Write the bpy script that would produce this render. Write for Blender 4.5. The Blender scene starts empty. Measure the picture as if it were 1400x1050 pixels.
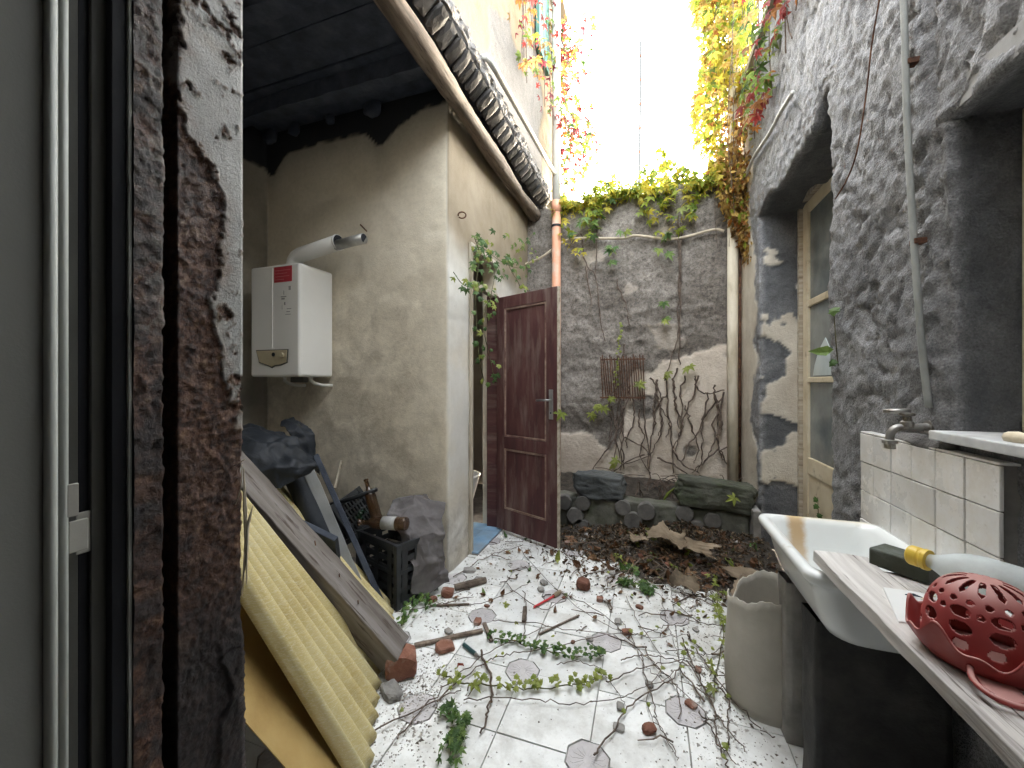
import bpy, bmesh, math, random
import numpy as np
from mathutils import Vector, Matrix

# ------------------------------------------------------------------ camera, sky, sun, exposure
sc = bpy.context.scene
YAW = math.radians(18.9)
SN, CS = math.sin(YAW), math.cos(YAW)
CAM = Vector((0, 0, 1.3))
cam_d = bpy.data.cameras.new('camera')
cam = bpy.data.objects.new('camera', cam_d)
sc.collection.objects.link(cam)
cam.location = CAM
cam.rotation_euler = (math.radians(90), 0, YAW)
cam_d.sensor_width = 36
cam_d.lens = 36 * 540 / 1400
cam_d.shift_y = -3 / 1400
cam_d.clip_start = 0.01
cam_d.clip_end = 500
sc.camera = cam

SUN_EL, SUN_AZ = math.radians(9), math.radians(9)      # azimuth from +Y towards +X
world = bpy.data.worlds.new('World')
sc.world = world
world.use_nodes = True
wn, wl = world.node_tree.nodes, world.node_tree.links
wn.clear()
sky = wn.new('ShaderNodeTexSky'); sky.sky_type = 'NISHITA'; sky.sun_disc = False
sky.sun_elevation = SUN_EL; sky.sun_rotation = SUN_AZ
sky.air_density = 1.0; sky.dust_density = 3.0; sky.ozone_density = 1.0
hs = wn.new('ShaderNodeHueSaturation'); hs.inputs['Saturation'].default_value = 0.5
bg = wn.new('ShaderNodeBackground'); bg.inputs['Strength'].default_value = 0.15
wo = wn.new('ShaderNodeOutputWorld')
veil = wn.new('ShaderNodeMix'); veil.data_type = 'RGBA'          # thin even cloud in front of the clear sky
veil.inputs[0].default_value = 0.68; veil.inputs[7].default_value = (1.02, 1.02, 1.0, 1)
wl.new(sky.outputs[0], hs.inputs['Color']); wl.new(hs.outputs[0], veil.inputs[6]); wl.new(veil.outputs[2], bg.inputs['Color']); wl.new(bg.outputs[0], wo.inputs['Surface'])
sun_d = bpy.data.lights.new('sun', 'SUN'); sun_d.energy = 0.5; sun_d.angle = math.radians(12); sun_d.color = (1, .87, .66)
sun = bpy.data.objects.new('sun', sun_d); sc.collection.objects.link(sun)
sdir = Vector((math.sin(SUN_AZ) * math.cos(SUN_EL), math.cos(SUN_AZ) * math.cos(SUN_EL), math.sin(SUN_EL)))
sun.rotation_euler = sdir.to_track_quat('Z', 'Y').to_euler()
sun.location = (6, 8, 8)
sc.view_settings.view_transform = 'Standard'
sc.view_settings.look = 'None'
sc.view_settings.gamma = 1
sc.view_settings.exposure = 6.0
sc.cycles.use_denoising = True
sc.cycles.max_bounces = 10
sc.cycles.diffuse_bounces = 6
sc.cycles.transparent_max_bounces = 12

# ------------------------------------------------------------------ helpers
rng = random.Random(7)
nrng = np.random.RandomState(7)
R = math.radians

def ray(px, py):
    u = (px - 700) / 540; v = (522 - py) / 540
    return Vector((CS * u - SN, CS + SN * u, v))
def aT(px, py, t): return CAM + ray(px, py) * t
def aX(px, py, X): d = ray(px, py); return CAM + d * (X / d.x)
def aY(px, py, Y): d = ray(px, py); return CAM + d * (Y / d.y)
def aZ(px, py, z=0.0): d = ray(px, py); return CAM + d * ((z - 1.3) / d.z)

def _h(ix, iy, iz, seed):
    n = (ix * 374761393 + iy * 668265263 + iz * 1274126177 + seed * 974634541) & 0x7fffffff
    n = ((n ^ (n >> 13)) * 1103515245) & 0x7fffffff
    n = ((n ^ (n >> 15)) * 747796405) & 0x7fffffff
    return ((n ^ (n >> 11)) & 0xffff) / 32767.5 - 1.0
def vnoise(P, seed=0):
    I = np.floor(P).astype(np.int64); F = P - I
    F = F * F * F * (F * (F * 6 - 15) + 10)
    out = 0
    for dx in (0, 1):
        wx = F[:, 0] if dx else 1 - F[:, 0]
        for dy in (0, 1):
            wy = F[:, 1] if dy else 1 - F[:, 1]
            for dz in (0, 1):
                wz = F[:, 2] if dz else 1 - F[:, 2]
                out = out + wx * wy * wz * _h(I[:, 0] + dx, I[:, 1] + dy, I[:, 2] + dz, seed)
    return out
def fbm(P, f=1.0, oct=4, seed=0, gain=.5):
    P = np.asarray(P, float) * f + seed * 3.17
    a = 1; s = 0; tot = 0
    for k in range(oct):
        s = s + a * vnoise(P, seed + k); tot += a; a *= gain; P = P * 2.03 + 11.3
    return s / tot
def sstep(a, b, x):
    t = np.clip((x - a) / (b - a), 0, 1); return t * t * (3 - 2 * t)

WM = {}
COL = sc.collection
def place(o, parent, W):
    WM[o] = W
    if parent is not None:
        o.parent = parent
        o.matrix_basis = WM[parent].inverted() @ W
    else:
        o.matrix_basis = W
def tag(o, label=None, cat=None, group=None, kind=None):
    if label: o['label'] = label
    if cat: o['category'] = cat
    if group: o['group'] = group
    if kind: o['kind'] = kind
    return o
def thing(name, label, cat, loc=(0, 0, 0), group=None, kind=None):
    o = bpy.data.objects.new(name, None); COL.objects.link(o); o.empty_display_size = .05
    place(o, None, Matrix.Translation(Vector(loc)))
    return tag(o, label, cat, group, kind)

class MB:
    def __init__(s): s.v = []; s.f = []; s.c = []
    def add(s, vs, fs, col=None):
        n = len(s.v); s.v += [tuple(p) for p in vs]; s.f += [tuple(i + n for i in f) for f in fs]
        if col is not None: s.c += [col] * len(vs)
        return s
    def box(s, c, d, M=None):
        cx, cy, cz = c; x, y, z = d[0] / 2, d[1] / 2, d[2] / 2
        vs = [Vector((cx + a * x, cy + b * y, cz + e * z)) for a in (-1, 1) for b in (-1, 1) for e in (-1, 1)]
        if M: vs = [M @ p for p in vs]
        return s.add(vs, [(0, 1, 3, 2), (4, 6, 7, 5), (0, 4, 5, 1), (2, 3, 7, 6), (0, 2, 6, 4), (1, 5, 7, 3)])
    def b2(s, a, b, M=None):
        return s.box([(a[i] + b[i]) / 2 for i in range(3)], [abs(b[i] - a[i]) for i in range(3)], M)
    def tube(s, path, r, seg=8, cap=True):
        P = [Vector(p) for p in path]; n = len(P)
        rr = r if isinstance(r, (list, tuple)) else [r] * n
        t = (P[1] - P[0]).normalized(); a = t.orthogonal().normalized()
        vs = []
        for i in range(n):
            d = (P[min(i + 1, n - 1)] - P[max(i - 1, 0)])
            if d.length > 1e-9: t = d.normalized()
            a = (a - t * a.dot(t)); a = a.normalized() if a.length > 1e-6 else t.orthogonal().normalized()
            b = t.cross(a)
            for k in range(seg):
                w = 2 * math.pi * k / seg
                vs.append(P[i] + (a * math.cos(w) + b * math.sin(w)) * rr[i])
        fs = [(i * seg + k, i * seg + (k + 1) % seg, (i + 1) * seg + (k + 1) % seg, (i + 1) * seg + k) for i in range(n - 1) for k in range(seg)]
        if cap: fs += [tuple(range(seg))[::-1], tuple((n - 1) * seg + k for k in range(seg))]
        return s.add(vs, fs)
    def lathe(s, prof, M=None, seg=24):
        n = len(prof); vs = []
        for r, z in prof:
            for k in range(seg):
                w = 2 * math.pi * k / seg
                p = Vector((r * math.cos(w), r * math.sin(w), z)); vs.append(M @ p if M else p)
        fs = [(i * seg + k, i * seg + (k + 1) % seg, (i + 1) * seg + (k + 1) % seg, (i + 1) * seg + k) for i in range(n - 1) for k in range(seg)]
        fs += [tuple(range(seg))[::-1], tuple((n - 1) * seg + k for k in range(seg))]
        return s.add(vs, fs)
    def prism(s, poly, z0, z1, M=None):
        n = len(poly)
        vs = [Vector((p[0], p[1], z0)) for p in poly] + [Vector((p[0], p[1], z1)) for p in poly]
        if M: vs = [M @ p for p in vs]
        return s.add(vs, [tuple(range(n))[::-1], tuple(range(n, 2 * n))] + [(i, (i + 1) % n, n + (i + 1) % n, n + i) for i in range(n)])
    def grid(s, fn, nu, nv):
        vs = [fn(i / nu, j / nv) for j in range(nv + 1) for i in range(nu + 1)]
        w = nu + 1
        return s.add(vs, [(j * w + i, j * w + i + 1, (j + 1) * w + i + 1, (j + 1) * w + i) for j in range(nv) for i in range(nu)])

def mkmesh(name, mb, mat, smooth=False):
    me = bpy.data.meshes.new(name)
    me.from_pydata([tuple(v) for v in mb.v], [], mb.f)
    if mat: me.materials.append(mat)
    if mb.c:
        at = me.color_attributes.new('col', 'FLOAT_COLOR', 'POINT')
        at.data.foreach_set('color', np.array([(c[0], c[1], c[2], 1) for c in mb.c], np.float32).ravel())
    if smooth: me.polygons.foreach_set('use_smooth', [True] * len(me.polygons))
    me.update()
    return me
def obj(name, mb, mat, parent=None, W=None, smooth=False, bevel=0, seg=2, solid=0, recenter=True, sub=0):
    """one mesh object; vertices in world space unless W is given"""
    if isinstance(mb, bpy.types.Mesh): me = mb
    else:
        if W is None and parent is None and recenter and mb.v:
            a = np.array([tuple(v) for v in mb.v]); c = (a.min(0) + a.max(0)) / 2; c[2] = a[:, 2].min()
            mb.v = [tuple(p) for p in (a - c)]; W = Matrix.Translation(Vector(c))
        me = mkmesh(name, mb, mat, smooth)
    o = bpy.data.objects.new(name, me); COL.objects.link(o)
    place(o, parent, W if W is not None else Matrix())
    if solid:
        m = o.modifiers.new('s', 'SOLIDIFY'); m.thickness = solid; m.offset = 0
    if bevel:
        m = o.modifiers.new('b', 'BEVEL'); m.width = bevel; m.segments = seg; m.limit_method = 'ANGLE'; m.angle_limit = R(40)
    if sub:
        m = o.modifiers.new('u', 'SUBSURF'); m.levels = sub; m.render_levels = sub
    return o
def frame(o, x, up=(0, 0, 1)):
    """matrix with local X along x, origin o"""
    x = Vector(x).normalized(); up = Vector(up)
    y = up.cross(x).normalized(); z = x.cross(y)
    return Matrix(((x.x, y.x, z.x, o[0]), (x.y, y.y, z.y, o[1]), (x.z, y.z, z.z, o[2]), (0, 0, 0, 1)))
def board(name, p0, p1, w, h, mat, parent=None, up=(0, 0, 1), bevel=.003, rough=0, seed=1):
    p0 = Vector(p0); p1 = Vector(p1); L = (p1 - p0).length
    W = frame(p0, p1 - p0, up)
    mb = MB()
    if rough:
        n = max(8, int(L / .04))
        ys = [-w / 2, -w / 6, w / 6, w / 2]
        ring = [(y, -h / 2) for y in ys] + [(y, h / 2) for y in ys[::-1]]
        vs = [(L * i / n, y, z) for i in range(n + 1) for y, z in ring]
        A = np.array(vs); N = np.stack([fbm(A, 9, 3, seed), fbm(A, 9, 3, seed + 5), fbm(A, 9, 3, seed + 9)], 1) * rough
        A = A + N; m = len(ring)
        fs = [(i * m + k, i * m + (k + 1) % m, (i + 1) * m + (k + 1) % m, (i + 1) * m + k) for i in range(n) for k in range(m)]
        fs += [tuple(range(m))[::-1], tuple(n * m + k for k in range(m))]
        mb.add(A, fs)
    else:
        mb.box((L / 2, 0, 0), (L, w, h))
    return obj(name, mb, mat, parent, W, bevel=bevel)
def rock(seed, size, amp=.25, sub=3, boxy=.6):
    bm = bmesh.new(); bmesh.ops.create_icosphere(bm, subdivisions=sub, radius=1)
    P = np.array([tuple(v.co) for v in bm.verts]); fs = [tuple(v.index for v in f.verts) for f in bm.faces]; bm.free()
    m = np.abs(P).max(1, keepdims=True); P = P * (1 - boxy) + (P / m) * boxy * .8
    P = P * (1 + amp * fbm(P, 1.3, 4, seed)[:, None] + amp * .35 * np.abs(fbm(P, 3.4, 4, seed + 40))[:, None]) + .14 * amp * np.stack([fbm(P, 6, 2, seed + k) for k in range(3)], 1)
    P = P * np.array(size) / 2
    mb = MB(); mb.add(P, fs); return mb

# ---- materials
def nt(name):
    m = bpy.data.materials.new(name); m.use_nodes = True; t = m.node_tree; t.nodes.clear()
    o = t.nodes.new('ShaderNodeOutputMaterial'); b = t.nodes.new('ShaderNodeBsdfPrincipled'); t.links.new(b.outputs[0], o.inputs[0])
    return m, t, b, o
def N(t, typ, **k):
    n = t.nodes.new(typ)
    for a, v in k.items():
        if a in n.inputs: n.inputs[a].default_value = v
        else: setattr(n, a, v)
    return n
def c4(c): return (c[0], c[1], c[2], 1)
def coords(t, sc_=(1, 1, 1), rnd=True):
    tc = N(t, 'ShaderNodeTexCoord'); mp = N(t, 'ShaderNodeMapping'); mp.inputs['Scale'].default_value = sc_
    t.links.new(tc.outputs['Object'], mp.inputs[0])
    if rnd:
        oi = N(t, 'ShaderNodeObjectInfo'); mm = N(t, 'ShaderNodeMath', operation='MULTIPLY'); mm.inputs[1].default_value = 37.0
        t.links.new(oi.outputs['Random'], mm.inputs[0]); t.links.new(mm.outputs[0], mp.inputs['Location'])
    return mp
def noise(t, mp, scale, detail=6, rough=.6, dist=0):
    n = N(t, 'ShaderNodeTexNoise', Scale=scale, Detail=detail, Roughness=rough, Distortion=dist)
    t.links.new(mp.outputs[0], n.inputs['Vector']); return n
def ramp(t, src, stops):
    r = N(t, 'ShaderNodeValToRGB'); e = r.color_ramp.elements
    while len(e) < len(stops): e.new(.5)
    for i, (p, c) in enumerate(stops):
        e[i].position = p; e[i].color = c4(c) if not isinstance(c, (int, float)) else (c, c, c, 1)
    t.links.new(src, r.inputs[0]); return r
def mix(t, fac, a, b, mode='MIX'):
    m = N(t, 'ShaderNodeMix', data_type='RGBA', blend_type=mode)
    for s, v in ((0, fac), (6, a), (7, b)):
        if hasattr(v, 'links'): t.links.new(v, m.inputs[s])
        elif isinstance(v, (int, float)): m.inputs[s].default_value = v
        else: m.inputs[s].default_value = c4(v)
    return m.outputs[2]
def bumpn(t, b, h, strength=.4, dist=.01, prev=None):
    n = N(t, 'ShaderNodeBump', Strength=strength, Distance=dist); t.links.new(h, n.inputs['Height'])
    if prev: t.links.new(prev.outputs[0], n.inputs['Normal'])
    t.links.new(n.outputs[0], b.inputs['Normal']); return n
def mat(name, c, scale=4, stops=(.3, .5, .7), rough=.75, bump=.3, bscale=60, bdist=.004, metal=0, spec=.4, aniso=(1, 1, 1),
        speck=None, sscale=120, sth=(.55, .7), rnd=True, vary=0, det=7, trans=0, ior=1.45, coat=0, dirt=None, dscale=3, dth=(.5, .65), sub=0):
    m, t, b, o = nt(name)
    mp = coords(t, aniso, rnd)
    n = noise(t, mp, scale, det)
    cs = c if isinstance(c[0], (tuple, list)) else [c]
    if len(cs) == 1: cs = [tuple(x * .8 for x in cs[0]), cs[0], tuple(min(1, x * 1.15) for x in cs[0])]
    if len(cs) == 2: col = ramp(t, n.outputs[0], [(stops[0], cs[0]), (stops[-1], cs[1])]).outputs[0]
    else: col = ramp(t, n.outputs[0], list(zip(stops, cs))).outputs[0]
    if dirt:
        n3 = noise(t, mp, dscale, 8, .65); r3 = ramp(t, n3.outputs[0], [(dth[0], 0.), (dth[1], 1.)])
        col = mix(t, r3.outputs[0], col, dirt)
    if speck:
        n2 = noise(t, mp, sscale, 3); r2 = ramp(t, n2.outputs[0], [(sth[0], 0.), (sth[1], 1.)])
        col = mix(t, r2.outputs[0], col, speck)
    if vary:
        oi = N(t, 'ShaderNodeObjectInfo'); mr = N(t, 'ShaderNodeMapRange'); mr.inputs[3].default_value = 1 - vary; mr.inputs[4].default_value = 1 + vary
        t.links.new(oi.outputs['Random'], mr.inputs[0])
        cb = N(t, 'ShaderNodeCombineColor')
        for k in range(3): t.links.new(mr.outputs[0], cb.inputs[k])
        col = mix(t, 1.0, col, cb.outputs[0], 'MULTIPLY')
    t.links.new(col, b.inputs['Base Color'])
    b.inputs['Roughness'].default_value = rough; b.inputs['Metallic'].default_value = metal
    b.inputs['Specular IOR Level'].default_value = spec; b.inputs['Transmission Weight'].default_value = trans
    b.inputs['IOR'].default_value = ior; b.inputs['Coat Weight'].default_value = coat
    if bump:
        nb = noise(t, mp, bscale, 6, .65); bumpn(t, b, nb.outputs[0], bump, bdist)
    return m
def leafmat(name, c=None, tr=.45):
    m, t, b, o = nt(name)
    mp = coords(t); n = noise(t, mp, 25, 3)
    if c is None:
        a = N(t, 'ShaderNodeAttribute', attribute_name='col'); base = a.outputs[0]
    else:
        oi = N(t, 'ShaderNodeObjectInfo')
        base = ramp(t, oi.outputs['Random'], [(i / max(1, len(c) - 1), x) for i, x in enumerate(c)]).outputs[0]
    r = ramp(t, n.outputs[0], [(.3, .65), (.7, 1.15)])
    col = mix(t, 1.0, base, r.outputs[0], 'MULTIPLY')
    t.links.new(col, b.inputs['Base Color']); b.inputs['Roughness'].default_value = .5; b.inputs['Specular IOR Level'].default_value = .3
    tl = N(t, 'ShaderNodeBsdfTranslucent'); t.links.new(col, tl.inputs[0])
    ms = N(t, 'ShaderNodeMixShader'); ms.inputs[0].default_value = tr
    t.links.new(b.outputs[0], ms.inputs[1]); t.links.new(tl.outputs[0], ms.inputs[2]); t.links.new(ms.outputs[0], o.inputs[0])
    return m

# ---- displaced wall sheets
def seg(br, res):
    out = [br[0]]
    for a, b in zip(br, br[1:]):
        n = max(1, int(round(abs(b - a) / res)))
        out += [a + (b - a) * i / n for i in range(1, n + 1)]
    return np.array(out)
class Sheet:
    """flat rectangular patches welded together, then displaced by a function of position"""
    def __init__(s): s.P = []; s.F = []; s.Nn = []; s.n = 0
    def patch(s, O, U, us, V, vs, nrm, keep=None):
        O, U, V = np.array(O, float), np.array(U, float), np.array(V, float)
        uu, vv = np.meshgrid(us, vs)
        P = O + uu[..., None] * U + vv[..., None] * V
        h, w = uu.shape; idx = np.arange(h * w).reshape(h, w) + s.n
        F = np.stack([idx[:-1, :-1], idx[:-1, 1:], idx[1:, 1:], idx[1:, :-1]], -1)
        if keep is not None:
            cu = (uu[:-1, :-1] + uu[1:, 1:]) / 2; cv = (vv[:-1, :-1] + vv[1:, 1:]) / 2
            F = F[keep(cu, cv)]
        F = F.reshape(-1, 4)
        if np.dot(np.cross(U, V), nrm) < 0: F = F[:, ::-1]
        s.P.append(P.reshape(-1, 3)); s.F.append(F); s.Nn.append(np.tile(np.array(nrm, float), (h * w, 1))); s.n += h * w
    def build(s, name, mat_, parent, disp, smooth=True):
        P = np.concatenate(s.P); F = np.concatenate(s.F); Nn = np.concatenate(s.Nn)
        used = np.zeros(len(P), bool); used[F.ravel()] = True
        key = np.round(P * 2000).astype(np.int64)
        _, first, inv = np.unique(key, axis=0, return_index=True, return_inverse=True)
        inv = inv.ravel()
        NN = np.zeros((len(first), 3)); np.add.at(NN, inv[used], Nn[used])
        NN /= np.maximum(np.linalg.norm(NN, axis=1, keepdims=True), 1e-6)
        Q = P[first]; F = inv[F]
        live = np.zeros(len(Q), bool); live[F.ravel()] = True
        remap = np.cumsum(live) - 1; Q = Q[live]; NN = NN[live]; F = remap[F]
        Q2, attrs = disp(Q, NN)
        me = bpy.data.meshes.new(name)
        me.vertices.add(len(Q2)); me.vertices.foreach_set('co', Q2.astype(np.float32).ravel())
        me.loops.add(F.size); me.loops.foreach_set('vertex_index', F.ravel().astype(np.int32))
        me.polygons.add(len(F)); me.polygons.foreach_set('loop_start', np.arange(0, F.size, 4, dtype=np.int32))
        me.polygons.foreach_set('use_smooth', [smooth] * len(F))
        me.update(calc_edges=True)
        for k, a in attrs.items():
            at = me.attributes.new(k, 'FLOAT', 'POINT'); at.data.foreach_set('value', a.astype(np.float32))
        me.materials.append(mat_); me.validate()
        o = bpy.data.objects.new(name, me); COL.objects.link(o); place(o, parent, Matrix()); return o
def attr(t, nm):
    return N(t, 'ShaderNodeAttribute', attribute_name=nm).outputs['Fac']

# ------------------------------------------------------------------ materials of the setting
def wall_material(name, base, plaster, pattr='plaster', bs=28, bd=.012, fine=140, extra=None, spec=.25, rough=.85, spk=(.55, 1.3)):
    m, t, b, o = nt(name)
    mp = coords(t, rnd=False)
    n1 = noise(t, mp, 2.2, 9, .6); n2 = noise(t, mp, 34, 6, .7)
    c = ramp(t, n1.outputs[0], [(.3, base[0]), (.5, base[1]), (.7, base[2])]).outputs[0]
    sp = ramp(t, n2.outputs[0], [(.36, spk[0]), (.5, 1.0), (.66, spk[1])]).outputs[0]
    c = mix(t, 1.0, c, sp, 'MULTIPLY')
    if fine < 200:      # gritty grain of the coarse renders
        ng = noise(t, mp, 150, 4, .75); sg = ramp(t, ng.outputs[0], [(.34, .58), (.5, 1.0), (.66, 1.38)]).outputs[0]
        c = mix(t, 1.0, c, sg, 'MULTIPLY')
    n3 = noise(t, mp, 5, 8, .65); p = ramp(t, n3.outputs[0], [(.35, plaster[0]), (.65, plaster[1])]).outputs[0]
    st = noise(t, mp, 1.6, 8, .7, .6); sr = ramp(t, st.outputs[0], [(.48, 0.), (.72, .75)])
    p = mix(t, sr.outputs[0], p, plaster[2])
    c = mix(t, attr(t, pattr), c, p)
    if extra: c = extra(t, mp, c)
    t.links.new(c, b.inputs['Base Color']); b.inputs['Roughness'].default_value = rough; b.inputs['Specular IOR Level'].default_value = spec
    nb = noise(t, mp, bs, 9, .7); v = N(t, 'ShaderNodeTexVoronoi', Scale=fine); t.links.new(mp.outputs[0], v.inputs[0])
    k = bumpn(t, b, nb.outputs[0], .8, bd); bumpn(t, b, v.outputs[0], .5 if fine < 200 else .25, .004, k)
    return m

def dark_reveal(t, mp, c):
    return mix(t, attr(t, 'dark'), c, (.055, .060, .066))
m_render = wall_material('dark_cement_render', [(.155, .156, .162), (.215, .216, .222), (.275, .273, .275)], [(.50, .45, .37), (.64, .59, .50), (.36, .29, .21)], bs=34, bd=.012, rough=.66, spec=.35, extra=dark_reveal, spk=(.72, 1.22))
m_stone = wall_material('rubble_render', [(.13, .112, .095), (.205, .182, .158), (.29, .26, .23)], [(.52, .45, .37), (.64, .565, .475), (.36, .28, .21)], bs=30, bd=.018)
def soot(t, mp, c):
    n = noise(t, mp, 6, 8, .7, .4); r = ramp(t, n.outputs[0], [(.44, 0.), (.62, .55)])
    band = N(t, 'ShaderNodeMath', operation='MULTIPLY'); t.links.new(r.outputs[0], band.inputs[0]); t.links.new(attr(t, 'damp'), band.inputs[1])
    c = mix(t, band.outputs[0], c, (.16, .125, .09))
    w = noise(t, mp, 3, 9, .75, 1.2); wr = ramp(t, w.outputs[0], [(.47, 0.), (.5, .22), (.53, 0.)])
    bb = N(t, 'ShaderNodeMath', operation='MULTIPLY'); t.links.new(wr.outputs[0], bb.inputs[0]); t.links.new(attr(t, 'damp'), bb.inputs[1])
    c = mix(t, bb.outputs[0], c, (.20, .155, .115))
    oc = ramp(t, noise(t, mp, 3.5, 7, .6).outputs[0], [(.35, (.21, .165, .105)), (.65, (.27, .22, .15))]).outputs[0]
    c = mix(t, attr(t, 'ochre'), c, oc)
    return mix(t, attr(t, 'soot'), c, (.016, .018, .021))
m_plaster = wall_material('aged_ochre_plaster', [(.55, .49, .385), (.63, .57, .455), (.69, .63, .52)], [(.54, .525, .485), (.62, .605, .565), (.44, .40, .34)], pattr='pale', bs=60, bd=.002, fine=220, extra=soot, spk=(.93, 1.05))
m_upper = wall_material('weathered_upper_plaster', [(.08, .076, .071), (.105, .098, .091), (.13, .12, .108)], [(.16, .12, .07), (.185, .14, .08), (.11, .092, .072)], bs=40, bd=.006, spk=(.85, 1.1))
m_char = mat('charred_timber', [(.028, .034, .048), (.046, .055, .076), (.075, .085, .108)], scale=9, bump=.6, bscale=30, bdist=.01, rough=.8)
m_mortar = mat('floor_mortar', [(.20, .19, .17), (.34, .33, .31)], scale=8, bump=.5)
m_earth = mat('earth', [(.05, .04, .03), (.11, .09, .07)], scale=5, bump=.8, bdist=.02)
m_room = mat('interior_paint', (.60, .60, .57), scale=1.5, bump=.05)
m_facade = mat('house_front_render', [(.13, .13, .13), (.19, .19, .185)], scale=3, bump=.5)
m_housewall = mat('house_render', [(.30, .27, .23), (.42, .39, .34)], scale=3, bump=.4)

def tile_material(name, c1, c2, grime, rough=.35, sc_=5):
    m, t, b, o = nt(name)
    mp = coords(t); mw = N(t, 'ShaderNodeTexCoord'); geo = N(t, 'ShaderNodeNewGeometry')
    n = noise(t, mp, sc_, 8, .6); c = ramp(t, n.outputs[0], [(.35, c1), (.65, c2)]).outputs[0]
    g = N(t, 'ShaderNodeTexNoise', Scale=2.6, Detail=9, Roughness=.7); t.links.new(geo.outputs['Position'], g.inputs['Vector'])
    gr = ramp(t, g.outputs[0], [(.48, 0.), (.72, .8)]); c = mix(t, gr.outputs[0], c, grime)
    g2 = N(t, 'ShaderNodeTexNoise', Scale=55, Detail=5, Roughness=.7); t.links.new(geo.outputs['Position'], g2.inputs['Vector'])
    gr2 = ramp(t, g2.outputs[0], [(.60, 0.), (.72, .55)]); c = mix(t, gr2.outputs[0], c, tuple(x * .7 for x in grime))
    oi = N(t, 'ShaderNodeObjectInfo'); mr = N(t, 'ShaderNodeMapRange'); mr.inputs[3].default_value = .86; mr.inputs[4].default_value = 1.06
    t.links.new(oi.outputs['Random'], mr.inputs[0]); cb = N(t, 'ShaderNodeCombineColor')
    for k in range(3): t.links.new(mr.outputs[0], cb.inputs[k])
    c = mix(t, 1.0, c, cb.outputs[0], 'MULTIPLY')
    t.links.new(c, b.inputs['Base Color'])
    rr = ramp(t, gr.outputs[0], [(0, rough), (1, .85)]); t.links.new(rr.outputs[0], b.inputs['Roughness'])
    g3 = N(t, 'ShaderNodeTexNoise', Scale=9, Detail=8, Roughness=.7); t.links.new(geo.outputs['Position'], g3.inputs['Vector'])
    gr3 = ramp(t, g3.outputs[0], [(.46, 0.), (.72, .65)]); c = mix(t, gr3.outputs[0], c, grime); t.links.new(c, b.inputs['Base Color'])
    bumpn(t, b, g2.outputs[0], .15, .002)
    return m
m_tile = tile_material('white_floor_tile', (.74, .755, .745), (.85, .86, .845), (.40, .385, .35))
m_octo = tile_material('mauve_octagon_tile', (.47, .45, .46), (.58, .56, .565), (.38, .36, .35), sc_=14)
m_walltile = tile_material('white_wall_tile', (.70, .69, .66), (.80, .79, .77), (.60, .55, .46), rough=.22)
m_blue = tile_material('blue_floor_tile', (.16, .30, .46), (.24, .40, .56), (.25, .28, .30))
m_grout = mat('dark_grout', [(.10, .085, .075), (.24, .22, .20)], scale=14)
m_concrete = mat('rough_concrete', [(.15, .145, .135), (.25, .24, .225), (.36, .345, .32)], scale=6, bump=.6, bscale=50, bdist=.006)

# ------------------------------------------------------------------ ground and floors
ground = obj('ground', MB().box((0, 0, -.13), (400, 400, .1)), m_earth); tag(ground, 'bare earth around and beyond the courtyard', None, kind='structure')
floor = obj('courtyard_floor', MB().b2((-2.92, .42, -.08), (.85, 4.25, -.012)), m_mortar, recenter=False)
tag(floor, 'courtyard floor of large white tiles with mauve octagon insets', None, kind='structure')
# lattice measured from the octagon insets
GX, GY, SX, SY = -.194, 1.368, .3365, .3265
OR = .078
def octo(r): return [(r * math.cos(R(22.5 + 45 * k)), r * math.sin(R(22.5 + 45 * k))) for k in range(8)]
gap = .0025; e = OR * math.cos(R(22.5)) * 1.0; k8 = OR * math.sin(R(22.5))
def tile_mesh(par):
    # clipped where an octagon sits: par 0 -> corners (0,0) and (1,1); par 1 -> (1,0) and (0,1)
    a, b = SX - 2 * gap, SY - 2 * gap; g = e; q = k8
    if par == 0: poly = [(g, 0), (a, 0), (a, b - g), (a - q, b - g), (a - g, b - q), (a - g, b), (0, b), (0, g), (q, g), (g, q)]
    else: poly = [(0, 0), (a - g, 0), (a - g, q), (a - q, g), (a, g), (a, b), (g, b), (g, b - q), (q, b - g), (0, b - g)]
    me = mkmesh('floor_tile', MB().prism(poly, -.012, 0), m_tile); return me
tm = [tile_mesh(0), tile_mesh(1)]
om = MB().prism(octo(OR - .003), -.012, .001)
for k in range(16):   # petal relief pressed into the inset
    w = R(22.5 * k); rr = [(.014, w), (.052, w - .14), (.062, w), (.052, w + .14)]
    om.prism([(r * math.cos(a), r * math.sin(a)) for r, a in rr], .0005, .0018)
ome = mkmesh('octagon_inset', om, m_octo)
for i in range(-4, 4):
    for j in range(-2, 7):
        x, y = GX + i * SX, GY + j * SY
        if x > -1.75 and x + SX < .93 and y + SY < 3.62:
            if not (x + SX < -1.27 and y > 2.05):
                o = obj('floor_tile', tm[(i + j) % 2], None, floor, Matrix.Translation((x + gap, y + gap, rng.uniform(-.0015, .0015))) @ Matrix.Rotation(rng.gauss(0, .003), 4, 'Z') @ Matrix.Rotation(rng.gauss(0, .004), 4, 'X'))
        if (i + j) % 2 == 0 and -1.45 < x < .8 and .6 < y < 3.3 and not (x < -1.27 and y > 2.2):
            obj('octagon_inset', ome, None, floor, Matrix.Translation((x, y, rng.uniform(-.001, .001))) @ Matrix.Rotation(rng.gauss(0, .02), 4, 'Z'))

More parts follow.
